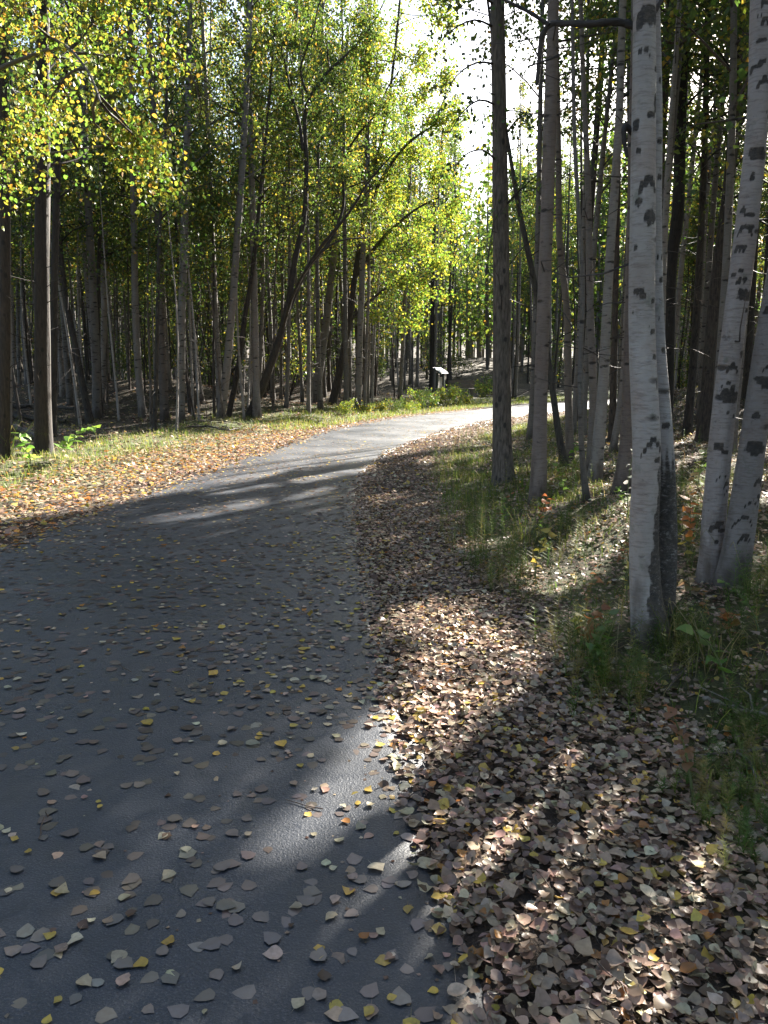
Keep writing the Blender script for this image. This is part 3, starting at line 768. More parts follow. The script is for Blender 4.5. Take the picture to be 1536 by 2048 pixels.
# ---- the other trunks one can follow in the photograph
TR = [
 ('aspen_tree', 'straight grey-brown trunk with black knots standing alone on the grassy verge', [(1008, 968, 43), (1005, 860, 38), (1004, 700, 36), (1003, 600, 34), (998, 256, 30), (994, 0, 28)], M_ASPEN, (1, .95, .9), {}),
 ('birch_tree', 'reddish peeling birch next to the straight grey-brown trunk', [(1076, 1008, 36), (1080, 900, 30), (1084, 800, 27), (1089, 600, 26), (1100, 256, 26), (1107, 0, 22)], M_BIRCH, (.66, .54, .48), {}),
 ('willow_tree', 'dark bent stem slanting across behind the reddish peeling birch', [(1130, 935, 16), (1116, 860, 14), (1103, 770, 13), (1068, 560, 12), (1035, 400, 10), (1020, 310, 8), (1000, 180, 6)], M_DARK, (1, 1, 1), dict(H=8, crown_r=1.2, n_leaf=900)),
 ('birch_tree', 'smooth tan birch between the reddish birch and the forked birch', [(1141, 922, 17), (1138, 800, 15), (1134, 600, 14), (1123, 500, 13), (1118, 300, 12), (1112, 0, 10)], M_BIRCH, (.55, .46, .39), {}),
 ('birch_tree', 'thin crooked grey birch with a kinked foot in low green plants', [(1174, 1003, 15), (1166, 940, 12), (1160, 800, 11), (1164, 700, 10), (1168, 600, 9), (1155, 300, 8), (1150, 0, 7)], M_BIRCH, (.46, .42, .38), {}),
 ('birch_tree', 'pale birch that forks high up behind the black-scarred slanting birch', [(1181, 945, 20), (1184, 800, 16), (1178, 600, 14), (1172, 330, 12), (1166, 200, 10), (1158, 0, 8)], M_BIRCH, (.66, .58, .52), {}),
 ('birch_tree', 'white birch with bold black scars slanting up and outward from a red-brown foot', [(1190, 962, 29), (1195, 900, 25), (1207, 750, 21), (1215, 600, 18), (1238, 256, 16), (1248, 0, 14)], M_BIRCH, (.9, .84, .79), {}),
 ('birch_tree', 'slim speckled birch close beside the thick white birch', [(1226, 905, 15), (1230, 880, 14), (1243, 800, 13), (1254, 600, 11), (1262, 300, 10), (1268, 0, 9)], M_BIRCH, (.7, .62, .56), {}),
 ('birch_tree', 'red-brown birch with a swollen foot half hidden by the thick white birch', [(1242, 992, 38), (1251, 900, 25), (1258, 700, 20), (1262, 500, 17), (1266, 250, 15), (1270, 0, 13)], M_BIRCH, (.55, .44, .39), {}),
 ('aspen_tree', 'dark brown slender trunk behind the speckled birch', [(1224, 885, 15), (1228, 690, 13), (1233, 500, 12), (1238, 200, 10), (1240, 0, 9)], M_DARK, (1.2, 1.0, .9), {}),
 ('aspen_tree', 'nearly black trunk rising behind the twin white birch stems', [(1331, 880, 24), (1334, 760, 22), (1337, 667, 21), (1344, 514, 23), (1352, 448, 24), (1363, 219, 22), (1374, 0, 18)], M_DARK, (.42, .40, .40), {}),
 ('birch_tree', 'thin pale birch crossing in front of the nearly black trunk', [(1318, 905, 14), (1322, 700, 13), (1330, 448, 12), (1345, 219, 11), (1358, 40, 10), (1361, 0, 9)], M_BIRCH, (.9, .84, .78), {}),
 ('aspen_tree', 'grey-brown trunk just behind the twin birch, touching its upper stem', [(1316, 860, 20), (1318, 600, 20), (1322, 300, 21), (1330, 150, 20), (1342, 0, 19)], M_ASPEN, (.7, .62, .58), {}),
 ('birch_tree', 'tan birch with a hollow black foot on the leafy mound', [(1352, 768, 19), (1356, 660, 16), (1362, 535, 14), (1370, 300, 12), (1376, 0, 10)], M_BIRCH, (.78, .62, .5), {}),
 ('birch_tree', 'slanting pale birch beside the hollow-footed birch on the mound', [(1364, 765, 15), (1378, 690, 12), (1392, 620, 11), (1412, 450, 10), (1440, 200, 9)], M_BIRCH, (.7, .64, .58), {}),
 ('aspen_tree', 'dark straight trunk behind the pinkish scarred birch', [(1406, 885, 29), (1414, 776, 26), (1425, 623, 24), (1447, 448, 22), (1473, 197, 18), (1488, 0, 15)], M_DARK, (1.1, 1.0, .95), {}),
 ('aspen_tree', 'blackish trunk in shade between the crossing pair of birches', [(1492, 800, 18), (1498, 690, 15), (1508, 500, 14), (1520, 200, 12), (1528, 0, 10)], M_DARK, (.7, .68, .66), {}),
 # across the path
 ('aspen_tree', 'rough grey trunk cut by the edge of the picture over long grass', [(6, 918, 24), (8, 700, 22), (9, 400, 20), (4, 0, 17)], M_ASPEN, (.40, .35, .31), dict(n_leaf=1500)),
 ('birch_tree', 'thin sunlit pale stem beside the rough grey trunk over long grass', [(20, 878, 9), (20, 740, 9), (20, 500, 8), (24, 200, 7)], M_BIRCH, (.9, .84, .78), dict(n_leaf=1500)),
 ('aspen_tree', 'stout dark grey trunk above the grassy verge and arching sapling', [(88, 908, 36), (87, 800, 32), (87, 600, 29), (89, 300, 28), (92, 30, 24)], M_ASPEN, (.34, .30, .27), dict(n_leaf=2200)),
 ('aspen_tree', 'slim black trunk hugging the stout dark grey trunk', [(106, 872, 15), (107, 700, 15), (110, 500, 14), (118, 250, 13), (135, 75, 11), (145, 0, 10)], M_DARK, (.7, .66, .62), {}),
 ('willow_tree', 'dark leaning trunk tilted back toward the stout dark grey trunk', [(181, 845, 15), (165, 770, 13), (150, 690, 12), (132, 600, 11), (120, 480, 9), (112, 300, 7)], M_DARK, (1, .95, .9), dict(H=8, n_leaf=900)),
 ('birch_tree', 'broad grey birch at the front edge of the shaded wood', [(194, 838, 18), (190, 700, 16), (182, 500, 15), (172, 300, 14), (164, 100, 12)], M_BIRCH, (.58, .53, .48), {}),
 ('birch_tree', 'white birch with sunlit rim standing on the shaded bank', [(204, 808, 13), (208, 690, 12), (210, 500, 12), (210, 200, 10)], M_BIRCH, (.95, .88, .8), {}),
 ('birch_tree', 'clean grey-white birch with a curved foot above the grass', [(286, 832, 16), (280, 780, 15), (273, 650, 14), (270, 500, 13), (267, 300, 11), (262, 50, 9)], M_BIRCH, (.86, .8, .74), {}),
 ('birch_tree', 'brown birch standing between two paler birches', [(330, 842, 18), (325, 700, 17), (320, 500, 15), (310, 250, 13), (302, 80, 11)], M_BIRCH, (.5, .42, .37), {}),
 ('birch_tree', 'straight pale grey birch nearest the dark tangle of twigs', [(362, 845, 17), (363, 700, 16), (367, 500, 15), (373, 300, 13), (379, 100, 11)], M_BIRCH, (.72, .68, .63), {}),
 ('willow_tree', 'thin dark pole beside the straight pale grey birch', [(309, 862, 9), (314, 700, 8), (318, 500, 7), (330, 250, 6)], M_DARK, (1, 1, 1), dict(n_leaf=1200)),
 ('birch_tree', 'pale birch slanting outward before the leaning dark willow', [(440, 840, 18), (452, 750, 16), (464, 620, 15), (474, 480, 14), (487, 280, 13), (500, 0, 11)], M_BIRCH, (.8, .74, .68), {}),
 ('willow_tree', 'slim dark stem slanting beside the pale slanting birch', [(456, 838, 12), (472, 760, 11), (488, 650, 10), (505, 540, 9), (525, 350, 7)], M_DARK, (1, .9, .85), dict(n_leaf=1200)),
 ('birch_tree', 'pale curved birch between the dark willow and the lime-leaved tree', [(628, 805, 20), (640, 730, 17), (655, 620, 15), (668, 500, 13), (682, 300, 11)], M_BIRCH, (.78, .73, .68), {}),
 ('birch_tree', 'whitish birch standing where the shaded wood meets the green verge', [(716, 818, 14), (719, 700, 13), (724, 560, 12), (730, 400, 10)], M_BIRCH, (.85, .8, .74), {}),
 ('birch_tree', 'slim grey birch a little behind the whitish verge birch', [(740, 797, 11), (742, 680, 10), (745, 520, 9), (750, 300, 8)], M_BIRCH, (.7, .66, .6), {}),
 ('birch_tree', 'narrow pale birch just short of the slanted sign', [(800, 800, 9), (804, 720, 8), (812, 560, 8), (820, 350, 7)], M_BIRCH, (.75, .7, .64), dict(H=11, n_leaf=1800)),
 ('aspen_tree', 'dark trunk directly behind the slanted sign', [(862, 785, 9), (864, 700, 9), (866, 560, 8), (870, 400, 7)], M_DARK, (.8, .75, .7), dict(H=10, n_leaf=1500)),
]
def sky_sprays(tm, cm, base, Y, rg):
    A = []
    for st in ([(1000, 60), (950, 40), (905, 60), (870, 95)], [(1000, 130), (955, 125), (915, 150), (890, 190)], [(1002, 215), (960, 200), (925, 225), (900, 265)], [(1003, 330), (965, 300), (930, 310), (905, 345)], [(1000, 20), (960, -10), (900, 0)], [(1003, 420), (1040, 380), (1075, 350)], [(1003, 280), (1040, 235), (1080, 225)]):
        P = np.array([at_depth(x, y, Y - .25 * q) for q, (x, y) in enumerate(st)])
        bp = smooth_path(P, 10)
        tube(tm, bp, np.linspace(.016, .004, 10), 5, (.25, .22, .2))
        for k in range(9):
            p = bp[rg.integers(3, 10)]
            b2 = branch_pts(p, norm(rg.normal(0, 1, 3)), rg.uniform(.2, .5), -.4, 4, rg)
            tube(tm, b2, np.linspace(.004, .0015, 4), 3, (.25, .22, .2))
            A += list(b2[1:])
    leaf_scatter(cm, np.array(A), 420, .06, PAL_GREEN, None, LT_TWO, .07, rg)
for q, (nm, lb, px, bark, tint, kw) in enumerate(TR):
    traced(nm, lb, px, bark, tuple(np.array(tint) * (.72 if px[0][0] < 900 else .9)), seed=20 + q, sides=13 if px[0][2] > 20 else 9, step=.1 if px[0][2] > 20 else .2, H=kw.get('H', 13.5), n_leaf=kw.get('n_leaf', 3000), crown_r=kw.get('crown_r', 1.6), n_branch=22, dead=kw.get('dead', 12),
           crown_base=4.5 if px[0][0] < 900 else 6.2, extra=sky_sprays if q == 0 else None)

# ---- leaning dark willow with forked limbs
def limbs_tree(name, label, d, stems, clumps, pal, bark, tint, n_leaf, size, carve=sunlit, base=None, tpl=LT_TWO, seed=0, jitter=.5):
    rg = np.random.default_rng(4000 + seed)
    tm, cm = MB(), MB()
    b0 = None
    allp = []
    for q, st in enumerate(stems):
        P = []
        for (x, y, w) in st:
            P.append(at_depth(x, y, d) + np.array([0, .35 * q * (1 if q % 2 else -1) * min(1, len(P) / 3), 0]))
        P = np.array(P)
        if q == 0 and base is None:
            P[0] = [P[0][0], d, gz(P[0][0], d)]
            b0 = P[0].copy()
        n = 8 * len(st)
        s = np.r_[0, np.cumsum(np.linalg.norm(np.diff(P, axis=0), axis=1))]
        pts = smooth_path(P, n)
        rad = np.interp(np.linspace(0, s[-1], n), s, [w / 2 / F * d for _, _, w in st])
        if q == 0: pts = np.r_[[pts[0] - (0, 0, .3)], pts]; rad = np.r_[rad[0] * 1.1, rad]
        tube(tm, pts, rad * (1 + .06 * np.sin(np.arange(len(pts)) * 1.7)), 10, tint, 0, flare(3, .25, .15) if q == 0 else None)
        allp.append(pts)
    allp = np.concatenate(allp)
    if base is not None: b0 = np.array(base, float)
    A = []
    for x, y, rx, ry, w in clumps:
        c = at_depth(x, y, d) + np.array([0, rg.uniform(-jitter, jitter), 0])
        kx, kz = rx * d / F, ry * d / F
        # a limb from the nearest stem point to the clump, then sprays inside it
        near = allp[np.argmin(((allp - c) ** 2).sum(1) + 2 * np.maximum(allp[:, 2] - c[2], 0))]
        bp = branch_pts(near, c - near, np.linalg.norm(c - near), .0, 6, rg)
        tube(tm, bp, np.linspace(.018, .006, 6), 5, tint)
        for k in range(int(10 * w) + 4):
            e_ = c + rg.normal(0, .5, 3) * np.array([kx, min(kx, .9), kz])
            st0 = bp[rg.integers(3, 6)]
            b2 = branch_pts(st0, e_ - st0, np.linalg.norm(e_ - st0), -.12, 5, rg)
            tube(tm, b2, np.linspace(.007, .002, 5), 3, tint)
            A += [b2[1], b2[2], b2[3], b2[4], b2[4], (b2[3] + b2[4]) / 2, (b2[2] + b2[3]) / 2]
    if A: leaf_scatter(cm, np.array(A), n_leaf, size, pal, carve, tpl, .13, rg)
    e = empty(name, b0)
    tag(e, label, 'tree')
    link('trunk', tm.mesh('trunk', bark, True, b0), e)
    if cm.n: link('crown', cm.mesh('crown', M_LEAF, False, b0), e)
dw = float(ground_hit(500, 835)[1])
limbs_tree('willow_tree', 'big dark willow leaning from the bank and forking into crooked bare limbs', dw,
    [[(498, 838, 19.6), (528, 765, 16.3), (555, 690, 14.2), (578, 600, 12.5), (590, 520, 11.4), (607, 443, 9.8), (613, 338, 8.2), (619, 198, 7.0), (660, 140, 5.4), (699, 104, 4.3), (743, 52, 3.3), (770, 0, 2.2)],
     [(606, 300, 6.6), (598, 245, 6.0), (582, 187, 5.4), (567, 117, 4.9), (561, 78, 4.3), (585, 52, 3.8), (593, 0, 3.3)],
     [(619, 200, 4.9), (603, 146, 3.8), (615, 115, 3.3), (632, 80, 2.7), (640, 40, 2.2), (655, 0, 1.6)],
     [(570, 640, 9.8), (610, 540, 8.2), (660, 468, 7.0), (682, 400, 6.0), (686, 294, 4.9), (715, 245, 4.3), (751, 203, 3.8), (775, 150, 2.7), (800, 112, 2.2)],
     [(575, 610, 7.6), (640, 505, 6.6), (700, 440, 4.9), (745, 380, 3.3), (790, 330, 2.2)],
     [(660, 140, 3.3), (652, 90, 2.7), (650, 40, 2.2), (660, -10, 1.6)], [(565, 660, 6.6), (590, 600, 5.4), (628, 545, 4.3), (690, 505, 3.3), (740, 500, 2.2)]],
    [(560, 60, 60, 50, 1), (650, 70, 70, 60, 1), (740, 60, 60, 60, 1), (700, 170, 60, 50, .8), (640, 230, 60, 60, .6), (760, 200, 50, 50, .8), (560, 200, 50, 50, .5), (690, 330, 50, 50, .6)],
    PAL_BIRCH, M_DARK, (.7, .66, .6), 7000, .075, seed=1)
limbs_tree('lime_leaved_tree', 'dark-stemmed tree with glowing lime and yellow foliage overhanging the bend of the path', 29.0,
    [[(664, 815, 17), (680, 740, 15), (697, 650, 13), (712, 540, 11), (728, 440, 9), (752, 330, 8), (775, 220, 6), (790, 100, 5), (800, 0, 4)],
     [(708, 560, 8), (745, 500, 7), (790, 450, 6), (840, 410, 4), (880, 390, 3)], [(730, 430, 7), (770, 350, 6), (820, 290, 5), (870, 260, 3)], [(700, 640, 7), (740, 600, 6), (790, 560, 4), (830, 540, 3)]],
    [(770, 310, 45, 35, 1), (830, 300, 60, 40, 1.2), (870, 340, 45, 40, 1), (790, 390, 60, 45, 1.2), (860, 430, 60, 45, 1.4), (900, 440, 40, 40, 1), (770, 470, 55, 40, 1), (840, 500, 60, 40, 1.2), (880, 510, 40, 35, .8),
     (800, 560, 60, 40, .9), (850, 580, 40, 35, .6), (760, 620, 50, 35, .5), (830, 640, 40, 25, .4), (720, 400, 45, 45, .6), (780, 200, 60, 60, 1), (720, 240, 50, 40, .7), (840, 190, 45, 60, 1), (800, 100, 60, 60, 1), (740, 120, 50, 50, .8), (850, 90, 40, 50, 1), (865, 20, 40, 50, 1), (885, 160, 35, 45, .9), (905, 50, 35, 50, .8), (915, 230, 30, 40, .7), (870, 250, 40, 40, .8), (790, 20, 60, 50, 1)],
    PAL_LIME, M_DARK, (.9, .85, .8), 18000, .092, carve=None, seed=2, jitter=1.4)
# birch out of frame on the far verge whose sprays hang into the picture
tp = [np.array([-6.2, 9.5, 0.])]
limbs_tree('birch_tree', 'birch with yellow and lime sprays hanging over the sunlit verge', 9.5,
    [[(-330, 1010, 36), (-320, 700, 32), (-300, 400, 28), (-280, 100, 24), (-260, -300, 18), (-250, -700, 8)],
     [(-300, 350, 14), (-180, 230, 11), (-40, 130, 9), (90, 70, 7), (220, 50, 5), (330, 70, 3)],
     [(-290, 250, 12), (-140, 60, 9), (20, -40, 7), (180, -70, 5), (320, -60, 3)],
     [(-305, 450, 10), (-180, 380, 8), (-60, 300, 6), (60, 250, 4), (140, 240, 3)],
     [(90, 70, 6), (170, 130, 5), (240, 210, 4), (290, 290, 3)]],
    [(40, 40, 90, 60, 1.2), (140, 60, 90, 60, 1.4), (240, 40, 80, 60, 1.4), (320, 60, 70, 60, 1.2), (360, 130, 50, 60, 1), (290, 140, 70, 50, 1), (190, 150, 70, 40, .9), (60, 140, 70, 50, 1), (20, 250, 60, 50, .9), (110, 230, 50, 40, .6),
     (385, 190, 25, 40, .6), (350, 220, 30, 30, .5), (280, 280, 40, 30, .7), (330, 345, 40, 25, .6), (310, 300, 40, 25, .5), (30, 330, 40, 40, .4), (170, -40, 90, 40, 1.2), (320, -40, 80, 40, 1.2), (60, -60, 90, 40, 1)],
    [(.32, (.11, .19, .025)), (.36, YGREEN), (.18, YELLOW), (.09, GOLD), (.05, OLIVE)], M_BIRCH, (.4, .36, .32), 8200, .052, base=(-6.55, 9.5, gz(-6.55, 9.5)), tpl=LT_MID, seed=3, jitter=.7)

# ---- the wood behind: shared kinds, each tree an object of its own
rp = np.random.default_rng(21)
placed = []
GL = 'crowded slender birch within the shaded wood beyond the sunlit verge'
GLD = 'dark-barked slender tree within the shaded wood beyond the sunlit verge'
GR = 'slender birch in the wood behind the twin scarred birch'
GRD = 'dark-barked slender tree in the wood behind the twin scarred birch'
n_unique = 0
def try_tree(x, y, min_gap, allow_frame=True, shade=False):
    global n_unique
    s, side = path_sd(x, y); s = s[0]; side = side[0]
    if s < 2.2: return False
    for (a, b) in placed:
        if (a - x) ** 2 + (b - y) ** 2 < min_gap ** 2: return False
    px, py, f = to_pix(np.array([x, y, .5])); px = float(px)
    infr = -40 < px < 1576 and y > 0
    if infr and not allow_frame: return False
    if infr and px < 900 and y < 22.5: return False
    if infr and px >= 900 and y < (10.5 if shade and px > 1400 else 15): return False
    gap = infr and 838 < px < 1015
    if gap and y < 40: return False
    if 760 < px < 960 and y < 42: return False
    j = int(rp.integers(0, NIN)) if infr else NIN + int(rp.integers(0, 4))
    tm, cm, samp, kind, info = VAR[j]
    rot = rp.uniform(0, 6.28); scl = rp.uniform(.88, 1.15)
    if gap: scl = min(scl, (.34 * y + 1) / info['H'])
    z = gz(x, y) - .02
    c, s_ = math.cos(rot), math.sin(rot)
    Wp = np.c_[c * samp[:, 0] - s_ * samp[:, 1], s_ * samp[:, 0] + c * samp[:, 1], samp[:, 2]] * scl + np.array([x, y, z])
    frac = sunlit(Wp, False).mean(); fall = sunlit(Wp).mean()
    trunk_me, crown_me = VMESH[j]
    tz = np.linspace(.3, info['H'] * scl * .95, 24)
    tfr = sunlit(np.c_[np.full(24, x), np.full(24, y), z + tz], False).mean()
    if not infr and (frac > (.5 if shade else .3) or tfr > .05): return False
    if shade and tfr > .04: return False
    if infr and (tfr > .25 or frac > .3):
        if rp.random() < .55: return False
        trunk_me = VBARE[j]
    if fall > .004:
        if n_unique > 260: return False
        n_unique += 1
        V = np.concatenate(cm.v)                                # four verts a leaf, none of them in the way
        Wv = np.c_[c * V[:, 0] - s_ * V[:, 1], s_ * V[:, 0] + c * V[:, 1], V[:, 2]] * scl + np.array([x, y, z])
        keep = ~sunlit(Wv).reshape(-1, 4).any(1)
        kk = MB()
        VV = np.concatenate(cm.v).reshape(-1, 4, 3)[keep]; TT = np.concatenate(cm.t).reshape(-1, 4, 3)[keep]
        if len(VV):
            fr = LT_TWO[2]
            kk.add(VV.reshape(-1, 3), (fr[None] + (np.arange(len(VV)) * 4)[:, None, None]).reshape(-1, 3), TT.reshape(-1, 3))
        crown_me = kk.mesh('crown', M_LEAF)
    placed.append((x, y))
    left = side < 0
    if not infr:
        lb, gr = ('slender leafy tree standing out of view and shading the path' , 'unseen trees shading the path')
    else:
        lb = (GL if kind == 'birch' else GLD) if left else (GR if kind == 'birch' else GRD)
        deep = 'at the front of the wood' if s < 11 else 'deep in the wood'
        tone = ['pale grey', 'mid grey', 'dull dark grey'][j % 3] if kind == 'birch' else ['thin', 'slim', 'medium', 'stout'][(j - 6) % 4] + ' dark-barked'
        lb = f"{tone} {'birch' if kind == 'birch' else 'tree'} {deep} " + ('beyond the sunlit verge' if left else 'behind the twin scarred birch')
        gr = 'trees: ' + lb
    put_tree('birch_tree' if kind == 'birch' else 'aspen_tree', (x, y, z), trunk_me, crown_me, lb, gr, rot, scl, (rp.normal(0, .025), rp.normal(0, .025)) if fall <= .004 else (0, 0))
    return True
cnt = 0
for t in range(2600):                        # left wood in view
    y = 22.5 + 40 * rp.random() ** 1.2; px = rp.uniform(-60, 900)
    x = (px - 768) / F * y
    if try_tree(x, y, .95): cnt += 1
    if cnt >= 185: break
# right wood
c2 = 0
for t in range(2500):                        # right wood in view
    y = rp.uniform(15, 58); px = rp.uniform(1000, 1600)
    x = (px - 768) / F * y
    if try_tree(x, y, 1.3): c2 += 1
    if c2 >= 85: break
c3 = 0
for t in range(1500):                        # trees to the side of the picture that shade the path
    y = rp.uniform(3, 42); x = rp.uniform(5, 30)
    if try_tree(x, y, 2.0, False): c3 += 1
    if c3 >= 75: break
for q, (x, y, cr_, lb) in enumerate(((5.95, 10.0, 2.9, 'spreading low-crowned birch added out of frame to shade the near path'), (4.6, 7.3, 2.2, 'broad leafy birch added for shade out of frame beside the lichen-covered birch'), (8.0, 12.9, 2.9, 'wide leafy birch added for shade out of frame, some way behind the birch pair'),
                                   (10.4, 16.0, 2.8, 'tall leafy birch added for shade out of frame, furthest behind the birch pair'))):
    rq = np.random.default_rng(800 + q)  # birches added out of frame, their crowns placed to shade the near path
    zb = gz(x, y); Hq = 10 + q
    tq = np.linspace(0, 1, 20)
    pq = np.c_[x + .2 * tq ** 2, y + .1 * np.sin(4 * tq), zb + Hq * tq]
    rq_ = .10 * (1 - tq) ** .8 + .008
    tmq, cmq = MB(), MB()
    tube(tmq, np.r_[[pq[0] - (0, 0, .3)], pq], np.r_[.12, rq_], 10, (.7, .64, .6), -.3, flare())
    grow(tmq, cmq, pq, rq_, rq, 3.4 + .6 * q, cr_, 38, 4200, .10, PAL_BIRCH, sunlit, 6)
    eq = empty('birch_tree', (x, y, zb)); tag(eq, lb, 'tree')
    link('trunk', tmq.mesh('trunk', M_BIRCH, True, (x, y, zb)), eq); link('crown', cmq.mesh('crown', M_LEAF, False, (x, y, zb)), eq)
    placed.append((x, y))
c5 = 0
for t in range(2500):                         # extra trees added to close the canopy and shade the near stretch
    g_ = np.array([rp.uniform(-3.3, 2.2), rp.uniform(1.2, 9)]) + HS * rp.uniform(9, 25)
    if try_tree(g_[0], g_[1], 1.5, True, True): c5 += 1
    if c5 >= 75: break
print('shade trees', c5)
c4 = 0
for t in range(400):  # trees out of view on the left, added to dim the sky light
    y = rp.uniform(-14, 26); x = rp.uniform(-22, -5.5)
    if try_tree(x, y, 1.9, False): c4 += 1
    if c4 >= 48: break
for t in range(500):  # trees behind the camera, added to close off sky light
    y = rp.uniform(-18, 3); x = rp.uniform(-9, 14)
    if y > -6.5 and x < 3.2: continue
    if try_tree(x, y, 1.9, False): c4 += 1
    if c4 >= 95: break
print('trees', cnt, c2, c3, c4, 'unique', n_unique)

SAP = []
for j in range(3):
    rgs = np.random.default_rng(600 + j); Hs = 6 + 1.2 * j
    tms, cms = MB(), MB(); ts = np.linspace(0, 1, 14)
    ps = np.c_[.3 * ts ** 2 + .05 * np.sin(7 * ts + j), .2 * np.sin(3 * ts + j) * ts, Hs * ts]
    tube(tms, np.r_[[ps[0] - (0, 0, .2)], ps], np.r_[.034, .034 * (1 - ts) + .006], 6, (.9, .85, .8))
    grow(tms, cms, ps, .034 * (1 - ts) + .006, rgs, 3.6, .9, 14, 700, .08, [PAL_BIRCH, PAL_YEL, PAL_GREEN][j], None, 8)
    SAP.append((tms.mesh('trunk', [M_DARK, M_ASPEN, M_BIRCH][j], True), cms.mesh('crown', M_LEAF)))
n = 0
SL = ['thin dark sapling pole', 'thin grey sapling pole', 'thin white birch sapling']
for t in range(1500):
    y = rp.uniform(19, 46); px = rp.uniform(-30, 800) if n < 150 else rp.uniform(1010, 1560); x = (px - 768) / F * y
    if path_sd(x, y)[0][0] < 3: continue
    if n >= 150 and (y < 26 or sunlit(np.c_[np.full(9, x), np.full(9, y), np.linspace(.5, 7, 9)]).mean() > .2): continue
    j = int(rp.integers(0, 3))
    where = 'crowded into the shaded wood beyond the verge' if n < 150 else 'in the wood behind the scarred birches'
    put_tree('sapling_tree', (x, y, gz(x, y) - .02), SAP[j][0], SAP[j][1], SL[j] + ' ' + where, SL[j] + 's ' + where, rp.uniform(0, 6.28), rp.uniform(.8, 1.25), (rp.normal(0, .05), rp.normal(0, .05)))
    n += 1
    if n >= 180: break
# far-off wood that reads as one mass
rg = np.random.default_rng(77)
mbt, mbl = MB(), MB()
for k in range(800):
    a = rg.uniform(-.72, .80); d = rg.uniform(58, 125)
    x, y = d * math.sin(a), d * math.cos(a)
    if path_sd(x, y)[0][0] < 3: continue
    px = 768 + F * x / y
    H = rg.uniform(11, 19)
    if 838 < px < 1015: H = min(H, .33 * d - gz(x, y))
    z = gz(x, y)
    tube(mbt, [(x, y, z - .3), (x + rg.normal(0, .2), y, z + H * .5), (x + rg.normal(0, .4), y, z + H)], [.13, .09, .02], 5, np.array([.9, .85, .8]) * rg.uniform(.3, .9))
    n = 330
    hh = rg.beta(1.45, 1.15, n)
    P = np.c_[x + rg.normal(0, .9, n), y + rg.normal(0, .9, n), z + H * (.10 + .90 * hh)]
    P[:, :2] = (P[:, :2] - [x, y]) * (1.25 - .8 * hh[:, None]) + [x, y]
    tint, _ = pick(PAL_BIRCH if k % 3 else PAL_GREEN, n, rg)
    leaves(mbl, P, rg.normal(0, 1, (n, 3)), rg.normal(0, 1, (n, 3)), rg.uniform(.25, .48, n), tint, LT_TWO, .2, .1, rg)
fw = tag(link('distant_wood', mbl.mesh('distant_wood', M_LEAF)), 'far-off mass of green and yellow woodland closing the view', kind='stuff')
tag(link('distant_trunks', mbt.mesh('distant_trunks', M_BIRCH, True), fw), kind='stuff')

# understorey shrubs in the wood
SH = [shrub_mesh(300 + j, 2.2 + .7 * j, 4, 1500, .075, [PAL_BIRCH, PAL_GREEN, PAL_YEL][j % 3], .35) for j in range(4)]
n = 0
for t in range(900):
    y = rp.uniform(25, 55); px = rp.uniform(-40, 1570); x = (px - 768) / F * y
    s = path_sd(x, y)[0][0]
    if s < 3.2 or (820 < px < 1010 and y < 48) or (px > 1000 and y < 24): continue
    sm = SH[int(rp.integers(0, 4))]
    put_tree('understorey_shrub', (x, y, gz(x, y) - .03), sm[0], sm[1], 'spindly leafy shrub growing under the trees deep in the wood', 'shrubs under the trees', rp.uniform(0, 6.28), rp.uniform(.7, 1.3), cat='shrub', parts=('stems', 'foliage'))
    n += 1
    if n >= 36: break
# bushes along the far verge by the sign
BU = [shrub_mesh(340 + j, .9 + .12 * j, 7, 700, .07, [PAL_YEL, PAL_LIME, PAL_GREEN][j], .55) for j in range(3)]
bush_lab = ['yellowing bush in front of the slanted sign', 'lime green bush on the verge before the slanted sign', 'green bush on the verge before the slanted sign']
for q, (px, d, sz) in enumerate([(812, 30.5, .75), (838, 32, 1.0), (855, 31, 1.05), (872, 33, 1.1), (893, 33.5, 1.15), (912, 34, 1.0), (930, 35, 1.05), (826, 29, .6), (790, 29, .7), (762, 28.5, .8), (965, 42, 1.2), (985, 44, 1.4), (735, 27.5, .75), (690, 26, .7)]):
    x = (px - 768) / F * d
    m = BU[q % 3]
    lb = bush_lab[q % 3] if 800 < px < 940 else ('round green bush at the shaded edge beyond the bare patch' if px > 940 else 'low leafy bush on the verge where the path bends')
    put_tree('bush', (x, d, gz(x, d) - .02), m[0], m[1], lb, 'bushes: ' + lb, q * 1.3, sz * .78, cat='bush', parts=('stems', 'foliage'))

# ------------------------------------------------------------------ sign and bench beyond the bend
def box(mb, c, s, rot=0., tilt=0., tint=(1, 1, 1)):
    v = np.array([(a, b, d) for a in (-.5, .5) for b in (-.5, .5) for d in (-.5, .5)]) * s
    ct, st = math.cos(tilt), math.sin(tilt)
    v = np.c_[v[:, 0] * ct + v[:, 2] * st, v[:, 1], -v[:, 0] * st + v[:, 2] * ct]
    cr, sr = math.cos(rot), math.sin(rot)
    v = np.c_[v[:, 0] * cr - v[:, 1] * sr, v[:, 0] * sr + v[:, 1] * cr, v[:, 2]] + c
    mb.add(v, [(0, 1, 3, 2), (4, 6, 7, 5), (0, 4, 5, 1), (2, 3, 7, 6), (0, 2, 6, 4), (1, 5, 7, 3)], tint)
M_POST = simple('dark_green_paint', (.020, .032, .030), .5)
M_PANEL = simple('pale_printed_panel', (.22, .27, .30), .45, .25, 14)
M_BOARD = simple('weathered_pale_board', (.42, .38, .33), .8, .25, 14)
M_WOOD = simple('old_grey_wood', (.16, .13, .11), .85, .35, 10)
d = 37.0
sx = (879 - 768) / F * d; sb = np.array([sx, d, gz(sx, d)])
e = empty('information_sign', sb)
tag(e, 'dark lectern-style information sign with a slanted pale panel behind the bushes', 'sign')
rot = -.45
cr, sr = math.cos(rot), math.sin(rot)
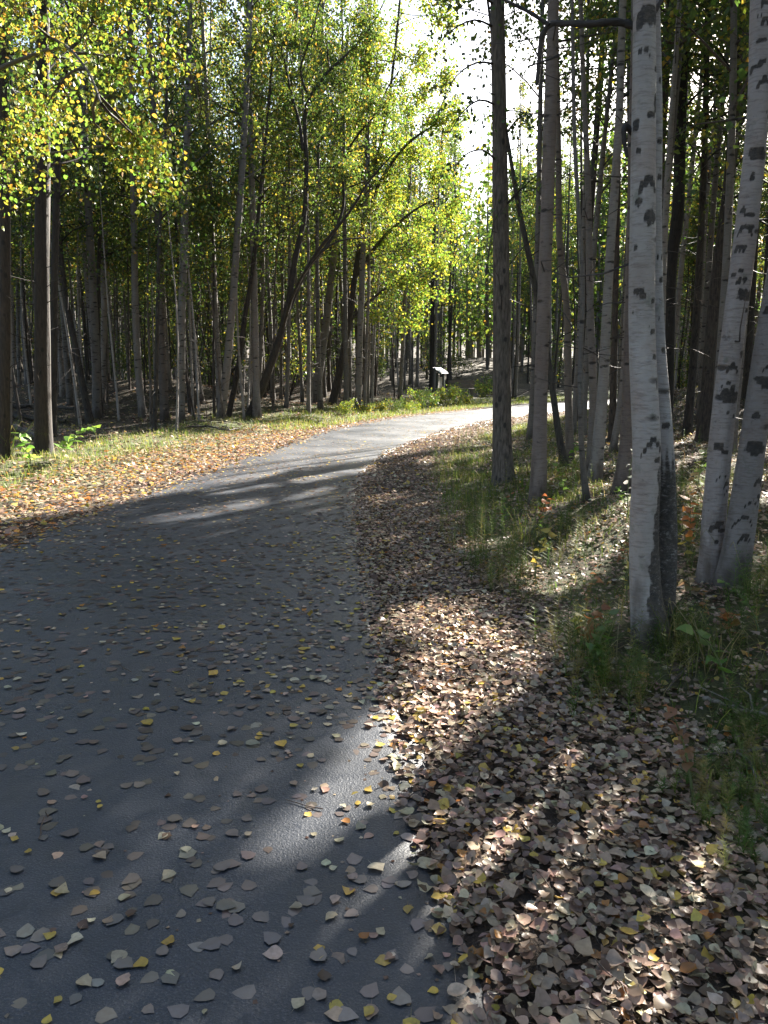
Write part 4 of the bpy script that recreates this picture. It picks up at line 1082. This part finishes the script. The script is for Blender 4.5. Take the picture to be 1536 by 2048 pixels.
def loc(a, b, z): return np.array([a * cr - b * sr, a * sr + b * cr, z])
for b in (-.38, .38):
    mb = MB(); box(mb, loc(0, b, .58), (.10, .10, 1.36), rot); link('post', mb.mesh('post', M_POST), e)
mb = MB(); box(mb, loc(0, 0, 1.33), (.46, 1.0, .05), rot, .62); link('frame', mb.mesh('frame', M_POST), e)
mb = MB(); box(mb, loc(.018, 0, 1.365), (.38, .90, .02), rot, .62); link('panel', mb.mesh('panel', M_PANEL), e)
mb = MB(); box(mb, loc(-.03, -.02, .80), (.04, .62, .50), rot); link('lower_board', mb.mesh('lower_board', M_BOARD), e)
d = 40.0
sx = (921 - 768) / F * d; bb = np.array([sx, d, gz(sx, d)])
e = empty('bench', bb); tag(e, 'old dark wooden bench beyond the bushes near the sign', 'bench')
for k in range(3):
    mb = MB(); box(mb, (0, -.18 + .18 * k, .47), (1.3, .15, .05)); link('seat_plank', mb.mesh('seat_plank', M_WOOD), e)
for a in (-.5, .5):
    mb = MB(); box(mb, (a, 0, .19), (.10, .44, .50)); link('leg', mb.mesh('leg', M_WOOD), e)
for k in range(2):
    mb = MB(); box(mb, (0, .30, .62 + .2 * k), (1.3, .05, .13)); link('back_plank', mb.mesh('back_plank', M_WOOD), e)
for a in (-.5, .5):
    mb = MB(); box(mb, (a, .255, .62), (.08, .04, .5)); link('back_post', mb.mesh('back_post', M_WOOD), e)

# ------------------------------------------------------------------ leaf litter
TAN, ROSE, DKB, GRB, YEL, CRM, ORG = (.48, .37, .26), (.42, .28, .21), (.10, .060, .042), (.30, .22, .17), (.60, .42, .085), (.58, .50, .36), (.48, .20, .045)
PAL_LIT = [(.26, TAN), (.24, ROSE), (.17, DKB), (.19, GRB), (.05, YEL), (.07, CRM), (.02, ORG)]
PAL_SUN = [(.22, TAN), (.20, ROSE), (.08, DKB), (.08, GRB), (.13, YEL), (.09, CRM), (.20, ORG)]
PAL_ASPH = [(.24, TAN), (.08, ROSE), (.08, DKB), (.05, GRB), (.25, YEL), (.27, CRM), (.03, ORG)]
CN = ['tan', 'rosy brown', 'dark brown', 'grey-brown', 'yellow', 'cream', 'orange']
rl = np.random.default_rng(31)
def sample(x0, x1, y0, y1, per_m2):
    n = int((x1 - x0) * (y1 - y0) * per_m2)
    return rl.uniform(x0, x1, n), rl.uniform(y0, y1, n)
allP, allS, allT, allK, allW = [], [], [], [], []    # position, size, tint, colour index, surface (0 verge, 1 asphalt)
def lay(x, y, prob, pal, surf, zs, size):
    m = rl.random(len(x)) < prob
    x, y = x[m], y[m]
    z = ground_z(x, y)
    s, _ = path_sd(x, y)
    on = s < 0
    z = np.where(on, np.maximum(path_z(x, y), .0) + .003, np.maximum(z, np.where(s < .12, .015, -9))) + rl.uniform(.002, 1, len(x)) * np.where(on, zs * .35, zs)
    t, k = pick(pal, len(x), rl, .2)
    allP.append(np.c_[x, y, z]); allS.append(size * np.clip(rl.normal(1, .27, len(x)), .45, 1.8)); allT.append(t); allK.append(k); allW.append(on.astype(int) if surf is None else np.full(len(x), surf))
def dens(x, y):
    s, side = path_sd(x, y)
    nz = .5 + .5 * fbm(x, y, 1.6, 3)
    band_r = smooth(-.16, .02, s) * (1 - smooth(.75 + .35 * nz, 1.35 + .5 * nz, s))
    band_l = smooth(-.35, .15, s) * (1 - smooth(1.5 + .5 * nz, 2.3 + .5 * nz, s))
    return s, side, np.where(side > 0, band_r, band_l), nz
x, y = sample(-.6, 4.2, .8, 9.5, 2500); s, side, bd, nz = dens(x, y)
lay(x, y, np.where(side > 0, np.maximum(bd, (s > .6) * (.10 + .30 * nz)), 0), PAL_LIT, 0, .03, .034)
x, y = sample(-1.5, 12, 9.5, 34, 560); s, side, bd, nz = dens(x, y)
lay(x, y, np.where(side > 0, np.maximum(bd * (1 - .5 * smooth(18, 32, y)), (s > .6) * (.15 + .4 * nz)), 0), PAL_LIT, 0, .035, .046)
x, y = sample(-6.2, 4, 5, 33, 430); s, side, bd, nz = dens(x, y)
lay(x, y, np.where(side < 0, bd * .9 * (1 - .75 * smooth(17, 25, y)), 0), PAL_SUN, 0, .04, .056)
x, y = sample(-22, 16, 9, 36, 95); s, side, bd, nz = dens(x, y)
lay(x, y, np.where(s > 1.6, .35 + .6 * nz, 0), PAL_LIT, 0, .04, .075)
x, y = sample(1.2, 9, 2.5, 12, 420); s, side, bd, nz = dens(x, y)
lay(x, y, np.where((s > 1.8) & (side > 0), .3 + .6 * nz, 0), PAL_LIT, 0, .035, .046)
x, y = sample(-4, 4, .8, 34, 520); s, side, bd, nz = dens(x, y)
edge = np.exp(-np.maximum(-s, 0) / .35)
lay(x, y, np.where(s < 0, (.30 + .7 * edge) * (1 - .62 * smooth(5, 22, y)) * np.clip(.10 + 1.3 * nz * (.5 + .5 * fbm(x, y, 4.5, 9)), .08, 1.3), 0), PAL_ASPH, 1, .010, .036)
P = np.concatenate(allP); S = np.concatenate(allS); T = np.concatenate(allT); K = np.concatenate(allK); W = np.concatenate(allW)
Dv = np.c_[rl.normal(0, 1, (len(P), 2)), rl.normal(0, .16, len(P))]
tilt = np.where(W == 1, .05, .34)[:, None]
Dv[:, 2] *= np.where(W == 1, .3, 1)
Nv = np.c_[rl.normal(0, 1, (len(P), 2)) * tilt, np.ones(len(P))]
px, py, f = to_pix(P)
vis = (px > 10) & (px < 1526) & (py > 10) & (py < 2038)
score = np.where(vis, S / f * np.where(W == 1, 1.25, 1.0) * np.where(P[:, 2] > ground_z(P[:, 0], P[:, 1]) + .018, 1.15, 1), 0)
order = np.argsort(-score)
single = np.zeros(len(P), bool); single[order[:300]] = True
for i_ in np.where(single)[0]:
    mb = MB()
    leaves(mb, np.zeros((1, 3)), Dv[i_:i_ + 1], Nv[i_:i_ + 1], S[i_:i_ + 1], T[i_:i_ + 1], LT_NEAR, .06 if W[i_] else .18, .08 if W[i_] else .16, rl)
    o = link('fallen_leaf', mb.mesh('fallen_leaf', M_LITTER, True), None, tuple(P[i_]))
    lb = f'{CN[K[i_]]} fallen leaf ' + ('lying dry on the dark asphalt close by' if W[i_] else 'on top of the verge litter close by')
    tag(o, lb, 'leaf', f'{CN[K[i_]]} leaves on the ' + ('asphalt' if W[i_] else 'verge'))
dist = np.hypot(P[:, 0], P[:, 1])
mb = MB()
for m, tpl in ((~single & (dist < 2.7), LT_NEAR), (~single & (dist >= 2.7) & (dist < 4.6), LT_MID), (~single & (dist >= 4.6), LT_TWO)):
    for w_, fo_, cu_ in ((0, .18, .16), (1, .05, .07)):
        mm = m & (W == w_)
        leaves(mb, P[mm], Dv[mm], Nv[mm], S[mm], T[mm], tpl, fo_, cu_, rl)
# crumbs of broken leaf and bits of twig
x, y = sample(-3.4, 3.2, .9, 8, 260); s, side, bd, nz = dens(x, y)
k = (rl.random(len(x)) < np.where(s < 0, .10 + .75 * np.exp(np.minimum(s, 0) / .22), .35 * (side > 0) * (s < 1.6)))
x, y, s = x[k], y[k], s[k]; n = len(x)
zb = np.where(s < 0, np.maximum(path_z(x, y), 0), np.maximum(ground_z(x, y), -.02) + .022) + .002
tb, _ = pick([(.4, DKB), (.3, GRB), (.3, TAN)], n, rl, .25)
leaves(mb, np.c_[x, y, zb], np.c_[rl.normal(0, 1, (n, 2)), np.zeros(n)], np.c_[rl.normal(0, .15, (n, 2)), np.ones(n)], rl.uniform(.006, .018, n), tb, LT_TWO, .05, .0, rl)
for q in range(260):
    a_ = rl.uniform(0, 6.28); L_ = rl.uniform(.04, .16)
    x0, y0 = rl.uniform(-3, 3.2), rl.uniform(1.2, 8)
    s0, d0 = path_sd(x0, y0)
    if d0[0] < 0 or (s0[0] < 0 and rl.random() < .6): continue
    z0 = (float(path_z(np.array([x0]), np.array([y0]))[0]) if s0[0] < 0 else gz(x0, y0) + .03) + .004
    pq = np.array([[x0 + math.cos(a_) * L_ * t_, y0 + math.sin(a_) * L_ * t_, z0 + rl.uniform(0, .006)] for t_ in (0, .4, .7, 1)])
    pq[1:3, :2] += rl.normal(0, .006, (2, 2))
    tube(mb, pq, [.0024, .002, .0018, .001], 4, (.10, .07, .055))
tag(link('leaf_litter', mb.mesh('leaf_litter', M_LITTER, True)), 'brown, tan and yellow fallen leaves carpeting verges and forest floor', kind='stuff')
# leaves pressed flat and soaked into the wet asphalt
x, y = sample(-3.6, 2, .8, 13, 230); s, side, bd, nz = dens(x, y)
m = (s < -.08) & (rl.random(len(x)) < (.35 + .5 * nz) * (1 - .6 * smooth(6, 13, y)))
x, y = x[m], y[m]; n = len(x)
tw, _ = pick([(.4, (.115, .10, .095)), (.3, (.14, .118, .10)), (.2, (.075, .063, .058)), (.1, (.20, .175, .15))], n, rl, .18)
mb = MB()
xs, ys, fc = LT_NEAR
leaves(mb, np.c_[x, y, path_z(x, y) + rl.uniform(.0012, .003, n)], np.c_[rl.normal(0, 1, (n, 2)), np.zeros(n)], np.tile([0, 0, 1.], (n, 1)), rl.uniform(.034, .066, n), tw, LT_MID, 0, 0, rl)
V = np.concatenate(mb.v).reshape(n, -1, 3)
V[:, :, 2] = V[:, :1, 2] + (V[:, :, 2] - V[:, :1, 2]) * .04
mb.v = [V.reshape(-1, 3)]
tag(link('soaked_leaves', mb.mesh('soaked_leaves', M_WET)), 'dull wet leaves pressed flat onto the asphalt', kind='stuff')

# ------------------------------------------------------------------ grass, horsetail, small plants
def blades(mb, P, h, lean, w, tint, rg):
    n = len(P)
    az = rg.uniform(0, 6.28, n)
    d = np.c_[np.cos(az), np.sin(az), np.zeros(n)] * (lean * rg.uniform(.3, 1.5, n))[:, None]
    sd = np.c_[-np.sin(az), np.cos(az), np.zeros(n)] * (w / 2)[:, None]
    up = np.array([0, 0, 1.])
    b = P; m1 = P + h[:, None] * (up * .5) + d * h[:, None] * .25; m2 = P + h[:, None] * up * .82 + d * h[:, None] * .62; t = P + h[:, None] * up * (1 - .25 * np.minimum(lean, 1.6))[:, None] + d * h[:, None] * 1.15
    V = np.stack([b - sd, b + sd, m1 - sd * .9, m1 + sd * .9, m2 - sd * .6, m2 + sd * .6, t], 1)
    f = np.array([(0, 1, 3), (0, 3, 2), (2, 3, 5), (2, 5, 4), (4, 5, 6)])
    mb.add(V.reshape(-1, 3), (f[None] + (np.arange(n) * 7)[:, None, None]).reshape(-1, 3), np.repeat(tint, 7, 0))
PAL_G = [(.36, (.055, .085, .02)), (.32, (.10, .115, .03)), (.32, (.23, .19, .09))]
PAL_GY = [(.4, (.09, .14, .02)), (.35, (.15, .18, .03)), (.25, (.26, .24, .08))]
rgx = np.random.default_rng(41)
mb = MB()
def grass(x, y, prob, pal, h0, lean, w):
    m = rgx.random(len(x)) < prob
    x, y = x[m], y[m]; n = len(x)
    t, _ = pick(pal, n, rgx, .2)
    blades(mb, np.c_[x, y, ground_z(x, y) - .01], h0 * rgx.uniform(.45, 1.35, n), np.full(n, lean), np.full(n, w) * rgx.uniform(.7, 1.3, n), t, rgx)
def rsample(x0, x1, y0, y1, per):
    n = int((x1 - x0) * (y1 - y0) * per)
    return rgx.uniform(x0, x1, n), rgx.uniform(y0, y1, n)
x, y = rsample(-9, -1.5, 6, 24, 330); s, side, bd, nz = dens(x, y)
grass(x, y, np.where(side < 0, smooth(1.5, 2.1, s) * (1 - smooth(2.8, 4.4, s)) * (.15 + .8 * nz) + .08 * (s > 3), 0), PAL_GY, .14, .6, .006)
x, y = rsample(-3, 14, 20, 42, 160); s, side, bd, nz = dens(x, y)
grass(x, y, np.where(side < 0, smooth(.25, .6, s) * (1 - smooth(2.2, 3.8, s)), 0), PAL_GY, .14, .6, .010)
PAL_GM = PAL_G + PAL_GY
x, y = rsample(.2, 12, 5, 30, 330); s, side, bd, nz = dens(x, y)
pt = smooth(.45, .75, .5 + .5 * fbm(x, y, 1.1, 7))
grass(x, y, np.where(side > 0, smooth(.75, 1.3, s) * (1 - smooth(5, 9, s)) * (.10 + .55 * pt), 0), PAL_GM, .12, .9, .006)
x, y = rsample(.6, 5, 1.5, 6, 520); s, side, bd, nz = dens(x, y)
pt = smooth(.5, .8, .5 + .5 * fbm(x, y, 2.3, 5))
grass(x, y, np.where(side > 0, smooth(.85, 1.3, s) * pt * .45, 0), PAL_GM, .12, .9, .0045)
x, y = rsample(-.2, 6, 8.5, 24, 420); s, side, bd, nz = dens(x, y)
grass(x, y, np.where(side > 0, smooth(.8, 1.3, s) * (1 - smooth(2.2, 3.6, s)) * smooth(.25, .6, .5 + .5 * fbm(x, y, 1.7, 11)), 0), PAL_GY, .12, .7, .007)
tag(link('grass', mb.mesh('grass', M_GRASS)), 'fine green and straw-coloured grass along the verges', kind='stuff')
# horsetail: feathery whorls
mb = MB()
def horsetail(P, H, tint, rg):
    nw = 9
    for k in range(len(P)):
        h = H[k]; lean = rg.normal(0, .12, 2)
        zz = np.linspace(.12, 1, nw)
        c = P[k] + np.c_[lean[0] * zz ** 2 * h, lean[1] * zz ** 2 * h, zz * h]
        m = 7
        az = rg.uniform(0, 6.28, (nw, m)); L = h * .42 * (1.05 - zz)[:, None] * rg.uniform(.7, 1.2, (nw, m)) + .02
        d = np.stack([np.cos(az), np.sin(az), np.full_like(az, .45)], -1)
        sd = np.stack([-np.sin(az), np.cos(az), np.zeros_like(az)], -1) * .0016
        b = c[:, None] + 0 * d
        V = np.stack([b - sd, b + sd, b + d * L[..., None] * .95], 2).reshape(-1, 3)
        mb.add(V, np.arange(nw * m * 3).reshape(-1, 3), tint[k])
        mb.add(np.array([P[k] - [.0022, 0, 0], P[k] + [.0022, 0, 0], c[-1]]), [(0, 1, 2)], tint[k])
def patch(px, py, rx, ry, n, H):
    xs_, ys_ = rgx.normal(px, rx, n), rgx.normal(py, ry, n)
    G = np.array([ground_hit(a, min(max(b, 800), 2300)) for a, b in zip(xs_, ys_)])
    s, side = path_sd(G[:, 0], G[:, 1])
    G = G[s > .7]
    t, _ = pick([(.45, (.06, .10, .02)), (.3, (.11, .14, .03)), (.25, (.22, .19, .06))], len(G), rgx, .15)
    horsetail(G, H * rgx.uniform(.6, 1.25, len(G)), t, rgx)
for a in [(960, 1060, 35, 45, 90, .32), (900, 930, 50, 25, 70, .25), (1020, 1150, 40, 30, 60, .26), (1180, 1290, 45, 30, 50, .2), (1230, 1370, 50, 35, 60, .2), (1420, 1590, 40, 40, 36, .11), (1495, 1620, 35, 60, 40, .11), (1500, 1450, 40, 40, 40, .13),
          (1130, 1080, 30, 30, 40, .24), (1390, 1000, 25, 50, 60, .35), (1500, 1200, 30, 40, 40, .3), (1380, 1290, 50, 25, 50, .22), (1120, 960, 50, 25, 50, .3), (1480, 1000, 40, 60, 50, .4), (980, 870, 50, 12, 50, .3)]:
    patch(*a)
tag(link('horsetail_undergrowth', mb.mesh('horsetail_undergrowth', M_GRASS)), 'feathery green horsetail patches among the leaves', kind='stuff')

def leafy_plant(name, label, pix, H, n_leaf, size, pal, lean, seed, cat='plant', tpl=LT_MID, d=None, group=None):
    rg = np.random.default_rng(seed)
    b = ground_hit(*pix)
    st, lf = MB(), MB()
    n = 8
    t = np.linspace(0, 1, n)
    pts = np.c_[lean[0] * t ** 2, .1 * H * np.sin(3 * t), H * t * (1 - .25 * t * min(1, abs(lean[0]) * 2))]
    tube(st, pts, np.linspace(.006, .002, n), 5, (.5, .5, .35))
    e = empty(name, b); tag(e, label, cat, group)
    link('stem', st.mesh('stem', M_GRASS_STEM, True), e)
    k = np.linspace(.3, 1, n_leaf)
    P = np.c_[[np.interp(k * (n - 1), np.arange(n), pts[:, j]) for j in range(3)]].T
    az = np.arange(n_leaf) * 2.4 + rg.uniform(0, 6)
    D = np.c_[np.cos(az), np.sin(az), rg.uniform(-.3, .5, n_leaf)]
    tint, _ = pick(pal, n_leaf, rg)
    for q in range(n_leaf):
        m = MB()
        leaves(m, P[q:q + 1], D[q:q + 1], np.array([[0, 0, 1.]]) + rg.normal(0, .3, (1, 3)), np.array([size * rg.uniform(.7, 1.2)]), tint[q:q + 1], tpl, .2, -.3, rg)
        link('leaf', m.mesh('leaf', M_LEAF), e)
    return e
M_GRASS_STEM = simple('green_stem', (.10, .12, .04), .6)
PG = [(.6, (.13, .24, .04)), (.4, (.22, .30, .05))]
leafy_plant('sapling', 'arching green sapling with long leaves in the grass below the stout dark trunk', (122, 925), .75, 16, .20, PG, (.55, 0), 1, 'plant')
leafy_plant('sapling', 'small upright leafy sapling at the edge of the sunlit leaf carpet', (62, 945), .62, 12, .16, PG, (-.15, 0), 2, 'plant')
leafy_plant('leafy_plant', 'bright green leafy plant at the foot of the thin crooked birch', (1145, 965), .62, 12, .10, PG, (.08, 0), 3)
leafy_plant('leafy_plant', 'low bright green plant in front of the thin crooked birch', (1128, 1000), .42, 10, .09, PG, (-.1, 0), 4)
leafy_plant('leafy_plant', 'pale green plant between the scarred twin and the pinkish birch', (1396, 1010), .55, 12, .10, [(1, (.26, .34, .08))], (.05, 0), 5)
leafy_plant('leafy_plant', 'small pale-leaved twig against the side of the thick white birch', (1250, 1180), .26, 9, .06, [(1, (.32, .36, .12))], (.06, 0), 6)
leafy_plant('leafy_plant', 'tall twig with whitish leaves left of the thick white birch stem', (1256, 1040), .78, 10, .06, [(1, (.55, .55, .48))], (.04, 0), 7)
leafy_plant('withered_plant', 'orange-red withered sprig beside the reddish peeling birch', (1084, 1058), .34, 9, .09, [(1, (.50, .17, .05))], (.05, 0), 8)
leafy_plant('withered_plant', 'rusty orange withered stalk in the sunny gap beside the birch pair', (1385, 1130), .55, 14, .09, [(1, (.42, .17, .05))], (-.05, 0), 9)
leafy_plant('withered_plant', 'drooping brown withered fern standing over the leaf litter', (1385, 1600), .36, 16, .055, [(1, (.20, .10, .05))], (-.10, 0), 10)
rw = np.random.default_rng(61)
for q in range(26):
    pxl = [(rw.uniform(1000, 1260), rw.uniform(960, 1180)), (rw.uniform(1370, 1530), rw.uniform(1020, 1420)), (rw.uniform(1150, 1300), rw.uniform(1180, 1380))][q % 3]
    if path_sd(*ground_hit(*pxl)[:2])[0][0] < .9: continue
    kd = q % 4
    leafy_plant(['seedling', 'dry_weed', 'seedling', 'dry_weed'][kd], ['small green seedling poking through the leaves of the bank', 'rusty brown dry weed on the leafy bank', 'yellowing seedling on the leafy bank', 'straw-coloured dry stalk on the leafy bank'][kd], pxl,
                rw.uniform(.16, .42), int(rw.integers(6, 11)), rw.uniform(.045, .08), [[(1, (.10, .17, .03))], [(1, (.26, .11, .04))], [(1, (.30, .26, .05))], [(1, (.30, .22, .11))]][kd], (rw.normal(0, .1), 0), 100 + q, group=['green seedlings', 'rusty weeds', 'yellowing seedlings', 'dry stalks'][kd] + ' on the bank')
def tuft(label, pix, n, H, pal, seed):
    rg = np.random.default_rng(seed)
    b = ground_hit(*pix)
    m = MB()
    t, _ = pick(pal, n, rg)
    blades(m, np.c_[rg.normal(0, .05, (n, 2)), np.full(n, -.02)], H * rg.uniform(.5, 1.2, n), rg.uniform(.6, 1.8, n), np.full(n, .006), t, rg)
    o = link('grass_tuft', m.mesh('grass_tuft', M_GRASS), None, tuple(b))
    tag(o, label, 'grass')
tuft('long arching green grass tuft at the foot of the thick white birch', (1345, 1300), 55, .34, PAL_G, 1)
tuft('dark grass tuft drooping over the hollow below the thick white birch', (1420, 1340), 50, .32, PAL_G, 2)
tuft('tall dry grass tuft between the feet of the crossing birch pair', (1440, 1150), 60, .5, [(1, (.22, .19, .09))], 3)
tuft('upright bright grass tuft on the bank beyond the horsetail', (1045, 1090), 40, .38, PAL_GY, 4)
tuft('bright grass tuft at the foot of the rough grey trunk', (18, 915), 60, .7, PAL_GY, 5)
tuft('small grass tuft on the edge of the leafy verge', (1180, 1330), 60, .25, PAL_G, 6)
# fallen branches and logs
def stick(label, pix, r0, r1, lift=.02, bark=M_DARK, tint=(1.6, 1.5, 1.4), name='fallen_branch', cat='branch', seed=0, twigs=3):
    rg = np.random.default_rng(900 + seed)
    G = np.array([ground_hit(*p) for p in pix]); G[:, 2] += lift + r0 * .6
    b = G[0].copy()
    n = len(pix) * 5
    pts = smooth_path(G, n) + rg.normal(0, r0 * .35, (n, 3))
    m = MB()
    tube(m, pts, np.linspace(r0, r1, n), 8, tint)
    for k in range(twigs):
        p = pts[rg.integers(2, n - 2)]
        bp = branch_pts(p, norm(np.r_[rg.normal(0, 1, 2), .35]), rg.uniform(.15, .5), -.25, 4, rg)
        tube(m, bp, np.linspace(r1, r1 * .3, 4), 4, tint)
    m.add(np.r_[pts[:1], pts[-1:]], np.zeros((0, 3), int))
    o = link(name, m.mesh(name, bark, True, b), None, tuple(b)); tag(o, label, cat)
stick('pale thin fallen branch lying below the lichen-covered birch', [(1405, 1412), (1450, 1425), (1500, 1438), (1560, 1452)], .011, .006, .03, M_ASPEN, (1.5, 1.5, 1.45), seed=1)
stick('grey fallen branch among the horsetail and leaves', [(1450, 1520), (1500, 1512), (1560, 1506)], .011, .008, .02, M_ASPEN, (1.3, 1.25, 1.2), seed=2)
stick('thin dark twig arching out of the grass below the thick birch', [(1330, 1400), (1380, 1345), (1440, 1310)], .006, .003, .04, seed=3)
stick('dark fallen log behind the stout dark grey trunk', [(10, 838), (60, 842), (130, 846)], .07, .05, .05, M_DARK, (1, 1, 1), 'fallen_log', 'log', 4)
stick('half-rotten log lying on the dark ground beside the rough grey trunk', [(20, 860), (45, 866), (75, 880)], .08, .06, .02, M_ASPEN, (.8, .75, .7), 'fallen_log', 'log', 5, 1)
stick('long dark fallen trunk above the half-rotten log', [(10, 822), (80, 826), (150, 828)], .06, .04, .12, M_DARK, (1, 1, 1), 'fallen_log', 'log', 6)
stick('dark tangled dead branch on the shaded edge below the pale birches', [(370, 862), (410, 858), (450, 868), (480, 862)], .03, .012, .06, M_DARK, (1, 1, 1), seed=7, twigs=9)
stick('bleached dead branch among dark litter by the mound', [(400, 848), (440, 846), (480, 852)], .02, .01, .05, M_ASPEN, (1, .95, .9), seed=8, twigs=6)
